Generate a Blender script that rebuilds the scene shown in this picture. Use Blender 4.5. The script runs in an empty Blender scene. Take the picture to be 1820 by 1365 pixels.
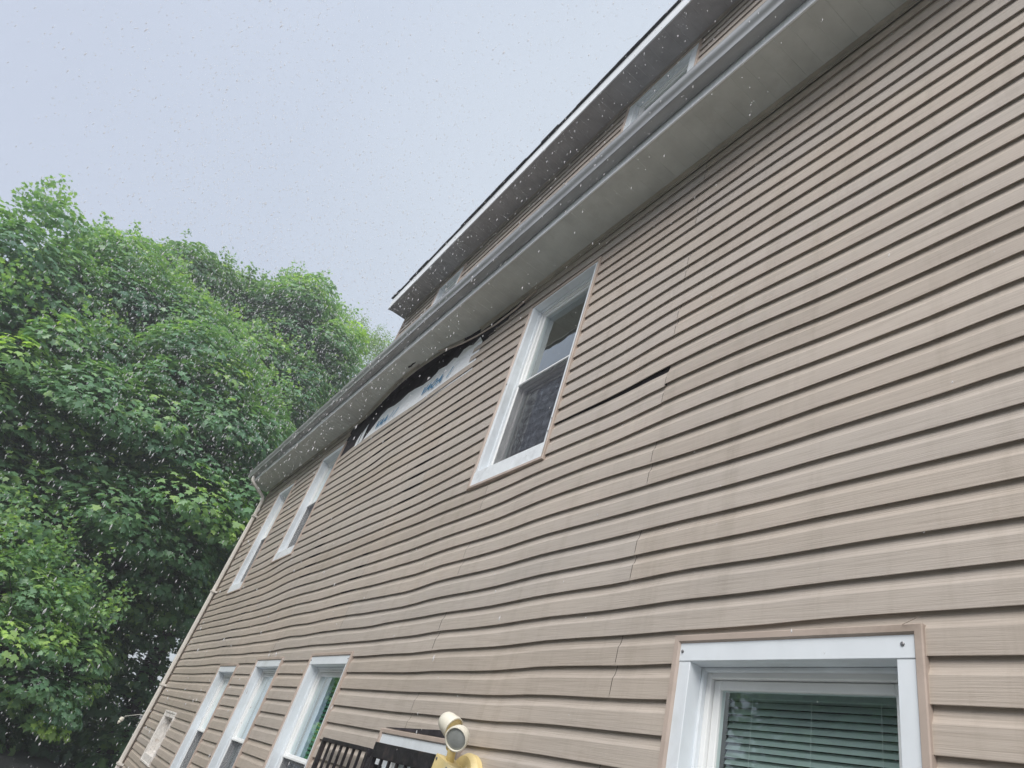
import bpy, math, random
import numpy as np
from mathutils import Vector, Matrix

random.seed(7)
rng = np.random.default_rng(11)
C = bpy.context.scene
COL = C.collection
EYE = 1.6                      # eye height above the ground

# ------------------------------------------------------------------ camera
R = ((0.5560807691, 0.3323663888, 0.7617786829),
     (0.7844719529, -0.5126635898, -0.3489696245),
     (0.2745504203, 0.7916493083, -0.5458144734))
cam = bpy.data.cameras.new('camera')
cam.sensor_fit = 'HORIZONTAL'
cam.sensor_width = 36.0
cam.lens = 22.958
cam.clip_start = 0.02
cam.clip_end = 600
co = bpy.data.objects.new('camera', cam)
COL.objects.link(co)
M = Matrix(R).to_4x4()
M.translation = Vector((0, 0, EYE))
co.matrix_world = M
C.camera = co

# ------------------------------------------------------------------ light
SUN_EL, SUN_AZ = 46.0, 305.0     # azimuth counted from +X towards +Y
w = bpy.data.worlds.new('World')
C.world = w
w.use_nodes = True
nt = w.node_tree
nt.nodes.clear()
N = nt.nodes.new
out = N('ShaderNodeOutputWorld')
bg_sky = N('ShaderNodeBackground')
bg_cloud = N('ShaderNodeBackground')
add = N('ShaderNodeAddShader')
sky = N('ShaderNodeTexSky')
sky.sky_type = 'NISHITA'
sky.sun_disc = False
sky.sun_elevation = math.radians(SUN_EL)
sky.sun_rotation = math.radians(90 - SUN_AZ)
sky.air_density = 1.0
sky.dust_density = 3.0
bg_sky.inputs['Strength'].default_value = 0.03
nt.links.new(sky.outputs[0], bg_sky.inputs['Color'])
# cloud cover: a soft grey-white deck, brighter towards the roof side
tc = N('ShaderNodeTexCoord')
dp = N('ShaderNodeVectorMath'); dp.operation = 'DOT_PRODUCT'
nt.links.new(tc.outputs['Generated'], dp.inputs[0])
dp.inputs[1].default_value = (-0.50, 0.62, 0.60)
rampc = N('ShaderNodeValToRGB')
rampc.color_ramp.elements[0].position = 0.15
rampc.color_ramp.elements[0].color = (0.575, 0.60, 0.70, 1)
rampc.color_ramp.elements[1].position = 1.0
rampc.color_ramp.elements[1].color = (0.80, 0.86, 0.89, 1)
e = rampc.color_ramp.elements.new(0.72)
e.color = (0.62, 0.67, 0.745, 1)
nt.links.new(dp.outputs['Value'], rampc.inputs[0])
nz = N('ShaderNodeTexNoise')
nz.inputs['Scale'].default_value = 1.6
nz.inputs['Detail'].default_value = 3
nt.links.new(tc.outputs['Generated'], nz.inputs['Vector'])
mr = N('ShaderNodeMapRange')
mr.inputs['To Min'].default_value = 0.90
mr.inputs['To Max'].default_value = 1.10
nt.links.new(nz.outputs['Fac'], mr.inputs['Value'])
mul = N('ShaderNodeVectorMath'); mul.operation = 'SCALE'
nt.links.new(rampc.outputs['Color'], mul.inputs[0])
nt.links.new(mr.outputs['Result'], mul.inputs['Scale'])
nt.links.new(mul.outputs[0], bg_cloud.inputs['Color'])
bg_cloud.inputs['Strength'].default_value = 0.39
nt.links.new(bg_sky.outputs[0], add.inputs[0])
nt.links.new(bg_cloud.outputs[0], add.inputs[1])
nt.links.new(add.outputs[0], out.inputs['Surface'])

sl = bpy.data.lights.new('sun', 'SUN')
sl.energy = 1.5
sl.angle = math.radians(35)
sl.color = (1.0, 0.97, 0.92)
so = bpy.data.objects.new('sun', sl)
COL.objects.link(so)
a, b = math.radians(SUN_AZ), math.radians(SUN_EL)
sd = Vector((math.cos(a) * math.cos(b), math.sin(a) * math.cos(b), math.sin(b)))
so.rotation_euler = sd.to_track_quat('Z', 'Y').to_euler()
so.location = (0, 0, 20)

C.view_settings.view_transform = 'Standard'
C.view_settings.look = 'None'
C.view_settings.gamma = 1
C.view_settings.use_curve_mapping = False
C.view_settings.exposure = 1.13
C.render.engine = 'CYCLES'
C.cycles.use_denoising = True
C.cycles.max_bounces = 6
C.cycles.transparent_max_bounces = 16
C.cycles.volume_bounces = 0

# ------------------------------------------------------------------ helpers
def tag(o, label=None, cat=None, group=None, kind=None):
    if label: o['label'] = label
    if cat: o['category'] = cat
    if group: o['group'] = group
    if kind: o['kind'] = kind
    return o

def worldloc(o):
    v = Vector((0, 0, 0))
    while o is not None:
        v += Vector(o.location)
        o = o.parent
    return v

def empty(name, loc, label=None, cat=None, group=None):
    o = bpy.data.objects.new(name, None)
    o.empty_display_size = 0.2
    o.location = loc
    COL.objects.link(o)
    return tag(o, label, cat, group)

class MB:
    """collects vertices and faces in world space, then links them as one mesh object"""
    def __init__(s):
        s.v = []; s.f = []; s.m = []
    def quad(s, pts, mi=0):
        n = len(s.v)
        s.v += [tuple(p) for p in pts]
        s.f.append(tuple(range(n, n + len(pts))))
        s.m.append(mi)
        return s
    def box(s, x0, x1, y0, y1, z0, z1, mi=0, bev=0.0):
        n = len(s.v)
        if bev <= 0:
            s.v += [(x0, y0, z0), (x1, y0, z0), (x1, y1, z0), (x0, y1, z0), (x0, y0, z1), (x1, y0, z1), (x1, y1, z1), (x0, y1, z1)]
            for f in ((0, 3, 2, 1), (4, 5, 6, 7), (0, 1, 5, 4), (1, 2, 6, 5), (2, 3, 7, 6), (3, 0, 4, 7)):
                s.f.append(tuple(n + i for i in f)); s.m.append(mi)
            return s
        # front edges (small y) chamfered
        q = bev
        s.v += [(x0, y1, z0), (x1, y1, z0), (x1, y1, z1), (x0, y1, z1),
                (x0, y0 + q, z0), (x1, y0 + q, z0), (x1, y0 + q, z1), (x0, y0 + q, z1),
                (x0 + q, y0, z0 + q), (x1 - q, y0, z0 + q), (x1 - q, y0, z1 - q), (x0 + q, y0, z1 - q)]
        for f in ((0, 3, 2, 1), (0, 1, 5, 4), (1, 2, 6, 5), (2, 3, 7, 6), (3, 0, 4, 7),
                  (4, 5, 9, 8), (5, 6, 10, 9), (6, 7, 11, 10), (7, 4, 8, 11), (8, 9, 10, 11)):
            s.f.append(tuple(n + i for i in f)); s.m.append(mi)
        return s
    def loft(s, rings, closed=True, cap=True, mi=0):
        n = len(s.v); k = len(rings[0])
        for r in rings: s.v += [tuple(p) for p in r]
        for i in range(len(rings) - 1):
            for j in range(k if closed else k - 1):
                a_, b_ = n + i * k + j, n + i * k + (j + 1) % k
                s.f.append((a_, b_, b_ + k, a_ + k)); s.m.append(mi)
        if cap and closed:
            s.f.append(tuple(n + j for j in range(k))[::-1]); s.m.append(mi)
            s.f.append(tuple(n + (len(rings) - 1) * k + j for j in range(k))); s.m.append(mi)
        return s
    def tube(s, pts, rad, k=8, mi=0, flat=None):
        pts = [Vector(p) for p in pts]
        rings = []
        for i, p in enumerate(pts):
            t = (pts[min(i + 1, len(pts) - 1)] - pts[max(i - 1, 0)]).normalized()
            up = Vector((0, 0, 1)) if abs(t.z) < 0.95 else Vector((0, 1, 0))
            u = t.cross(up).normalized(); v = u.cross(t)
            r = rad[i] if isinstance(rad, (list, tuple)) else rad
            f = flat or 1.0
            rings.append([p + u * math.cos(2 * math.pi * j / k) * r + v * math.sin(2 * math.pi * j / k) * r * f for j in range(k)])
        return s.loft(rings, mi=mi)
    def lathe(s, prof, origin, axis, k=24, mi=0):
        ax = Vector(axis).normalized()
        up = Vector((0, 0, 1)) if abs(ax.z) < 0.9 else Vector((1, 0, 0))
        u = ax.cross(up).normalized(); v = ax.cross(u)
        o = Vector(origin)
        rings = [[o + ax * h + (u * math.cos(2 * math.pi * j / k) + v * math.sin(2 * math.pi * j / k)) * r for j in range(k)] for (h, r) in prof]
        return s.loft(rings, mi=mi)
    def build(s, name, mat, parent=None, smooth=False, label=None):
        me = bpy.data.meshes.new(name)
        off = worldloc(parent) if parent is not None else Vector((0, 0, 0))
        vs = [(x - off.x, y - off.y, z - off.z) for x, y, z in s.v]
        me.from_pydata(vs, [], s.f)
        mats = mat if isinstance(mat, (list, tuple)) else [mat]
        for m_ in mats: me.materials.append(m_)
        if len(mats) > 1: me.polygons.foreach_set('material_index', s.m)
        if smooth: me.polygons.foreach_set('use_smooth', [True] * len(s.f))
        me.update()
        o = bpy.data.objects.new(name, me)
        o.parent = parent
        COL.objects.link(o)
        if label: o['label'] = label
        return o

def newmat(name):
    m = bpy.data.materials.new(name)
    m.use_nodes = True
    t = m.node_tree
    b_ = t.nodes['Principled BSDF']
    return m, t, b_

def coords(t, scale=(1, 1, 1), kind='Object'):
    tcn = t.nodes.new('ShaderNodeTexCoord')
    mp = t.nodes.new('ShaderNodeMapping')
    mp.inputs['Scale'].default_value = scale
    t.links.new(tcn.outputs[kind], mp.inputs['Vector'])
    return mp.outputs[0]

def noise(t, vec, scale, detail=4, rough=0.55):
    n_ = t.nodes.new('ShaderNodeTexNoise')
    n_.inputs['Scale'].default_value = scale
    n_.inputs['Detail'].default_value = detail
    n_.inputs['Roughness'].default_value = rough
    t.links.new(vec, n_.inputs['Vector'])
    return n_.outputs['Fac']

def ramp(t, fac, stops):
    r = t.nodes.new('ShaderNodeValToRGB')
    el = r.color_ramp.elements
    while len(el) < len(stops): el.new(0.5)
    for e_, (p, c) in zip(el, stops):
        e_.position = p
        e_.color = (*c, 1) if len(c) == 3 else c
    t.links.new(fac, r.inputs[0])
    return r.outputs['Color']

def mix(t, a_, b_, fac, mode='MIX'):
    m_ = t.nodes.new('ShaderNodeMix')
    m_.data_type = 'RGBA'; m_.blend_type = mode
    if hasattr(fac, 'is_linked') or hasattr(fac, 'links'): t.links.new(fac, m_.inputs[0])
    else: m_.inputs[0].default_value = fac
    for s_, v_ in ((6, a_), (7, b_)):
        if isinstance(v_, tuple): m_.inputs[s_].default_value = (*v_, 1)
        else: t.links.new(v_, m_.inputs[s_])
    return m_.outputs[2]

def bump(t, h, strength, dist, bs):
    b_ = t.nodes.new('ShaderNodeBump')
    b_.inputs['Strength'].default_value = strength
    b_.inputs['Distance'].default_value = dist
    t.links.new(h, b_.inputs['Height'])
    t.links.new(b_.outputs[0], bs.inputs['Normal'])

def simple(name, col, rough=0.5, var=0.06, scale=8, bmp=0.0, bscale=60, spec=0.5, metal=0.0, dirt=None, stretch=(1, 1, 1)):
    m, t, bs = newmat(name)
    v = coords(t, stretch)
    n1 = noise(t, v, scale, 5)
    lo = tuple(max(0, c * (1 - var * 1.6)) for c in col); hi = tuple(min(1, c * (1 + var)) for c in col)
    c = ramp(t, n1, [(0.3, lo), (0.7, hi)])
    if dirt:
        n2 = noise(t, v, scale * 0.45, 6, 0.7)
        f = ramp(t, n2, [(0.52, (0, 0, 0)), (0.74, (1, 1, 1))])
        c = mix(t, c, dirt, f)
    t.links.new(c, bs.inputs['Base Color'])
    bs.inputs['Roughness'].default_value = rough
    bs.inputs['Specular IOR Level'].default_value = spec
    bs.inputs['Metallic'].default_value = metal
    if bmp > 0: bump(t, noise(t, v, bscale, 4), bmp, 0.004, bs)
    return m

# ------------------------------------------------------------------ materials
def siding_material():
    m, t, bs = newmat('tan_vinyl_siding')
    v = coords(t)
    oi = t.nodes.new('ShaderNodeObjectInfo')
    base = ramp(t, oi.outputs['Random'], [(0.0, (0.455, 0.40, 0.345)), (0.5, (0.51, 0.45, 0.39)), (1.0, (0.485, 0.44, 0.395))])
    cl = ramp(t, noise(t, coords(t, (0.5, 1, 1.3)), 1.7, 4), [(0.3, (0.90, 0.905, 0.91)), (0.7, (1.04, 1.03, 1.02))])
    base = mix(t, base, cl, 1.0, 'MULTIPLY')
    # embossed wood grain, long thin strands
    g = noise(t, coords(t, (1.6, 1, 110)), 3.0, 6, 0.62)
    gc = ramp(t, g, [(0.30, (0.74, 0.72, 0.70)), (0.50, (0.98, 0.98, 0.98)), (0.75, (1.08, 1.08, 1.08))])
    base = mix(t, base, gc, 0.8, 'MULTIPLY')
    # run-off grime streaks
    st = noise(t, coords(t, (7, 1, 0.5)), 1.5, 5, 0.7)
    sc = ramp(t, st, [(0.50, (1, 1, 1)), (0.78, (0.76, 0.745, 0.71))])
    base = mix(t, base, sc, 0.6, 'MULTIPLY')
    t.links.new(base, bs.inputs['Base Color'])
    r = ramp(t, noise(t, v, 4, 3), [(0.3, (0.42,) * 3), (0.7, (0.6,) * 3)])
    t.links.new(r, bs.inputs['Roughness'])
    bs.inputs['Specular IOR Level'].default_value = 0.4
    bump(t, g, 0.6, 0.002, bs)
    return m
M_SIDE = siding_material()
M_TRIM = simple('tan_vinyl_trim', (0.47, 0.39, 0.335), 0.5, 0.07, 5, dirt=(0.30, 0.24, 0.19))
M_WHITE = simple('white_aluminium_wrap', (0.74, 0.79, 0.83), 0.42, 0.04, 6, bmp=0.08, bscale=14, dirt=(0.60, 0.64, 0.65), stretch=(1, 1, 0.6))
M_SILL = simple('weathered_white_sill', (0.78, 0.82, 0.85), 0.55, 0.06, 14, dirt=(0.55, 0.58, 0.60))
M_VINYL = simple('white_vinyl_frame', (0.82, 0.84, 0.84), 0.35, 0.03, 5)
M_OLD = simple('peeling_white_paint', (0.72, 0.70, 0.67), 0.8, 0.12, 30, bmp=0.5, bscale=60, dirt=(0.36, 0.29, 0.23))
M_SOFFIT = simple('grey_soffit_vinyl', (0.54, 0.56, 0.53), 0.6, 0.07, 6, dirt=(0.44, 0.45, 0.42), bmp=0.2, bscale=90)
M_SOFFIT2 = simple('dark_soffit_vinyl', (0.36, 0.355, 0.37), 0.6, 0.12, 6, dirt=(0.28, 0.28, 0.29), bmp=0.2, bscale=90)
M_FASCIA = simple('white_fascia_metal', (0.82, 0.85, 0.87), 0.4, 0.05, 4, dirt=(0.60, 0.63, 0.66), stretch=(0.4, 1, 1))
M_GUTTER = simple('weathered_gutter_metal', (0.32, 0.33, 0.335), 0.36, 0.16, 7, spec=0.6, dirt=(0.21, 0.22, 0.22), stretch=(0.35, 1, 2))
M_PIPE = simple('off_white_downspout', (0.74, 0.71, 0.66), 0.45, 0.06, 5, dirt=(0.60, 0.57, 0.52))
M_SHEATH = simple('shadow_dark_sheathing', (0.034, 0.028, 0.034), 0.9, 0.5, 9, bmp=0.6, bscale=40)  # dark boards; shadow inside the gaps is deepened into this purple-black colour
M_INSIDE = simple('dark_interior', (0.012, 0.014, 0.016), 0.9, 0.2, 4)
M_SHINGLE = simple('asphalt_shingle', (0.075, 0.075, 0.08), 0.95, 0.4, 40, bmp=0.8, bscale=220)
M_BLACK = simple('black_painted_steel', (0.022, 0.020, 0.024), 0.5, 0.4, 30, bmp=0.3, bscale=90, dirt=(0.08, 0.06, 0.055))
M_YELLOW = simple('yellowed_plastic', (0.76, 0.62, 0.30), 0.45, 0.12, 9, dirt=(0.66, 0.60, 0.40))
M_LAMPW = simple('white_lamp_plastic', (0.78, 0.75, 0.64), 0.4, 0.05, 6)
M_LENS = simple('grey_lamp_lens', (0.30, 0.32, 0.31), 0.18, 0.12, 16, bmp=0.3, bscale=160)
M_SCREW = simple('zinc_screw', (0.25, 0.25, 0.26), 0.4, 0.2, 40, metal=0.6)
M_INK = simple('blue_print', (0.03, 0.22, 0.42), 0.6, 0.15, 30)
M_CABLE = simple('pale_cable', (0.42, 0.42, 0.38), 0.6, 0.1, 12)
M_BLIND = simple('grey_green_blind_slat', (0.70, 0.86, 0.82), 0.5, 0.06, 5)
M_BLIND2 = simple('green_blind_slat', (0.05, 0.26, 0.15), 0.5, 0.15, 5)
M_CORD = simple('blind_cord', (0.65, 0.68, 0.66), 0.8, 0.1, 20)
M_REFL = simple('blue_grey_reflection', (0.50, 0.58, 0.72), 0.9, 0.10, 4, stretch=(8, 1, 0.3))  # tone of sky and jamb reflections, painted on sheets behind the glass
M_SKYREFL = simple('pale_sky_reflection', (0.82, 0.84, 0.97), 0.9, 0.03, 6, bmp=0.15, bscale=30)  # unused pale tone of the sky reflected in the upper window

def slat_material(name, col):
    m, t, bs = newmat(name)
    c = ramp(t, noise(t, coords(t), 5, 3), [(0.3, tuple(x * 0.94 for x in col)), (0.7, col)])
    t.links.new(c, bs.inputs['Base Color'])
    bs.inputs['Roughness'].default_value = 0.45
    tl = t.nodes.new('ShaderNodeBsdfTranslucent'); t.links.new(c, tl.inputs['Color'])
    mx = t.nodes.new('ShaderNodeMixShader'); mx.inputs[0].default_value = 0.3
    t.links.new(bs.outputs[0], mx.inputs[1]); t.links.new(tl.outputs[0], mx.inputs[2])
    t.links.new(mx.outputs[0], t.nodes['Material Output'].inputs['Surface'])
    return m
M_BLIND = slat_material('grey_green_vinyl_slat', (0.54, 0.62, 0.59))
M_BLIND2 = slat_material('green_vinyl_slat', (0.07, 0.33, 0.19))
def wrap_material():
    m, t, bs = newmat('white_house_wrap')
    v = coords(t)
    n1 = noise(t, v, 9, 6, 0.7)
    c = ramp(t, n1, [(0.3, (0.86, 0.90, 0.94)), (0.6, (0.93, 0.96, 0.98))])
    t.links.new(c, bs.inputs['Base Color'])
    bs.inputs['Roughness'].default_value = 0.6
    bump(t, n1, 0.8, 0.02, bs)
    return m
M_WRAP = wrap_material()

def glass_material(name, tint, reflect=0.5):
    m = bpy.data.materials.new(name); m.use_nodes = True
    t = m.node_tree; t.nodes.clear()
    o_ = t.nodes.new('ShaderNodeOutputMaterial')
    g = t.nodes.new('ShaderNodeBsdfGlossy'); g.inputs['Roughness'].default_value = 0.02
    g.inputs['Color'].default_value = (0.95, 1, 0.99, 1)
    tr = t.nodes.new('ShaderNodeBsdfTransparent'); tr.inputs['Color'].default_value = (*tint, 1)
    lw = t.nodes.new('ShaderNodeLayerWeight'); lw.inputs['Blend'].default_value = 0.5
    pw = t.nodes.new('ShaderNodeMath'); pw.operation = 'POWER'; pw.inputs[1].default_value = 5.0
    t.links.new(lw.outputs['Facing'], pw.inputs[0])
    fr = t.nodes.new('ShaderNodeMath'); fr.operation = 'MULTIPLY_ADD'; fr.inputs[1].default_value = 0.93; fr.inputs[2].default_value = 0.07
    t.links.new(pw.outputs[0], fr.inputs[0])
    n_ = t.nodes.new('ShaderNodeTexNoise'); n_.inputs['Scale'].default_value = 2.2
    tcn = t.nodes.new('ShaderNodeTexCoord'); t.links.new(tcn.outputs['Object'], n_.inputs['Vector'])
    bp = t.nodes.new('ShaderNodeBump'); bp.inputs['Strength'].default_value = 0.12; bp.inputs['Distance'].default_value = 0.02
    t.links.new(n_.outputs['Fac'], bp.inputs['Height'])
    t.links.new(bp.outputs[0], g.inputs['Normal'])
    mm = t.nodes.new('ShaderNodeMath'); mm.operation = 'MULTIPLY'; mm.inputs[1].default_value = reflect * 2; mm.use_clamp = True
    t.links.new(fr.outputs[0], mm.inputs[0])
    mx = t.nodes.new('ShaderNodeMixShader')
    t.links.new(mm.outputs[0], mx.inputs[0]); t.links.new(tr.outputs[0], mx.inputs[1]); t.links.new(g.outputs[0], mx.inputs[2])
    t.links.new(mx.outputs[0], o_.inputs['Surface'])
    return m
M_GLASS = glass_material('window_glass', (0.86, 0.95, 0.95), 1.25)

def screen_material():
    m = bpy.data.materials.new('insect_screen_mesh'); m.use_nodes = True
    t = m.node_tree; t.nodes.clear()
    o_ = t.nodes.new('ShaderNodeOutputMaterial')
    d_ = t.nodes.new('ShaderNodeBsdfDiffuse')
    v = coords(t)
    n1 = noise(t, v, 14, 4)
    c = ramp(t, n1, [(0.3, (0.045, 0.045, 0.055)), (0.7, (0.085, 0.085, 0.10))])
    t.links.new(c, d_.inputs['Color'])
    tr = t.nodes.new('ShaderNodeBsdfTransparent')
    # the weave, a fine grid
    sx = t.nodes.new('ShaderNodeSeparateXYZ'); t.links.new(coords(t), sx.inputs[0])
    outs = []
    for ax in ('X', 'Z'):
        a1 = t.nodes.new('ShaderNodeMath'); a1.operation = 'MULTIPLY'; a1.inputs[1].default_value = 230.0
        t.links.new(sx.outputs[ax], a1.inputs[0])
        a2 = t.nodes.new('ShaderNodeMath'); a2.operation = 'FRACT'; t.links.new(a1.outputs[0], a2.inputs[0])
        a3 = t.nodes.new('ShaderNodeMath'); a3.operation = 'GREATER_THAN'; a3.inputs[1].default_value = 0.68
        t.links.new(a2.outputs[0], a3.inputs[0]); outs.append(a3)
    mxm = t.nodes.new('ShaderNodeMath'); mxm.operation = 'MAXIMUM'
    t.links.new(outs[0].outputs[0], mxm.inputs[0]); t.links.new(outs[1].outputs[0], mxm.inputs[1])
    mx = t.nodes.new('ShaderNodeMixShader')
    t.links.new(mxm.outputs[0], mx.inputs[0]); t.links.new(tr.outputs[0], mx.inputs[1]); t.links.new(d_.outputs[0], mx.inputs[2])
    t.links.new(mx.outputs[0], o_.inputs['Surface'])
    return m
M_SCREEN = screen_material()

def leaf_material(name, dark, light, tip, trans=0.35):
    m = bpy.data.materials.new(name); m.use_nodes = True
    t = m.node_tree; t.nodes.clear()
    o_ = t.nodes.new('ShaderNodeOutputMaterial')
    at_ = t.nodes.new('ShaderNodeAttribute'); at_.attribute_name = 'tone'
    c = ramp(t, at_.outputs['Fac'], [(0.0, dark), (0.55, light), (0.92, tip), (1.0, tuple(min(1, x * 1.25) for x in tip))])
    d_ = t.nodes.new('ShaderNodeBsdfPrincipled')
    t.links.new(c, d_.inputs['Base Color'])
    d_.inputs['Roughness'].default_value = 0.42
    d_.inputs['Specular IOR Level'].default_value = 0.5
    tl = t.nodes.new('ShaderNodeBsdfTranslucent')
    c2 = mix(t, c, (1.5, 1.6, 0.6), 1.0, 'MULTIPLY')
    t.links.new(c2, tl.inputs['Color'])
    mx = t.nodes.new('ShaderNodeMixShader'); mx.inputs[0].default_value = trans
    t.links.new(d_.outputs[0], mx.inputs[1]); t.links.new(tl.outputs[0], mx.inputs[2])
    t.links.new(mx.outputs[0], o_.inputs['Surface'])
    return m
M_LEAF = leaf_material('maple_leaf', (0.08, 0.18, 0.12), (0.21, 0.38, 0.21), (0.40, 0.57, 0.17))
M_LEAF2 = leaf_material('dark_leaf', (0.055, 0.13, 0.09), (0.15, 0.28, 0.155), (0.28, 0.44, 0.16))
M_LEAF3 = leaf_material('pale_leaf', (0.09, 0.17, 0.07), (0.16, 0.27, 0.10), (0.26, 0.38, 0.12), 0.45)
M_BARK = simple('grey_bark', (0.075, 0.062, 0.052), 0.95, 0.4, 9, bmp=0.9, bscale=20, stretch=(1, 1, 0.3))

def ground_material():
    m, t, bs = newmat('damp_gravel_yard')
    v = coords(t)
    c = ramp(t, noise(t, v, 1.2, 8, 0.7), [(0.3, (0.15, 0.15, 0.14)), (0.5, (0.21, 0.21, 0.20)), (0.7, (0.26, 0.26, 0.25))])
    t.links.new(c, bs.inputs['Base Color'])
    bs.inputs['Roughness'].default_value = 0.9
    bump(t, noise(t, v, 40, 4), 0.8, 0.03, bs)
    return m

# ------------------------------------------------------------------ ground
g = MB()
nG = 24
xs = np.concatenate([np.linspace(-300, -30, 8), np.linspace(-24, 20, 14), np.linspace(30, 300, 7)])
ys = np.concatenate([np.linspace(-300, -30, 8), np.linspace(-24, 24, 14), np.linspace(30, 300, 7)])
for i in range(len(xs) - 1):
    for j in range(len(ys) - 1):
        q = [(xs[i], ys[j]), (xs[i + 1], ys[j]), (xs[i + 1], ys[j + 1]), (xs[i], ys[j + 1])]
        g.quad([(x, y, 0.05 * math.sin(x * 0.23) * math.cos(y * 0.19) - (0.06 if abs(y) < 9 and abs(x) < 15 else 0)) for x, y in q])
tag(g.build('ground', ground_material()), kind='structure')

# ------------------------------------------------------------------ house
D = 1.787           # wall plane
U = 0.1143          # height of one siding course
Z0 = EYE + 0.7704   # bottom lip of course 0
XL, XR = -12.83, 3.2
X3 = -8.60          # left end of the top storey
ZS = EYE + 3.95     # eave soffit
ZS3 = EYE + 6.11    # top soffit
house = empty('house', (-5.0, D + 3.5, 0.0), 'three storey house in tan horizontal siding with buckled courses and a torn strip', 'house')

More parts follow.
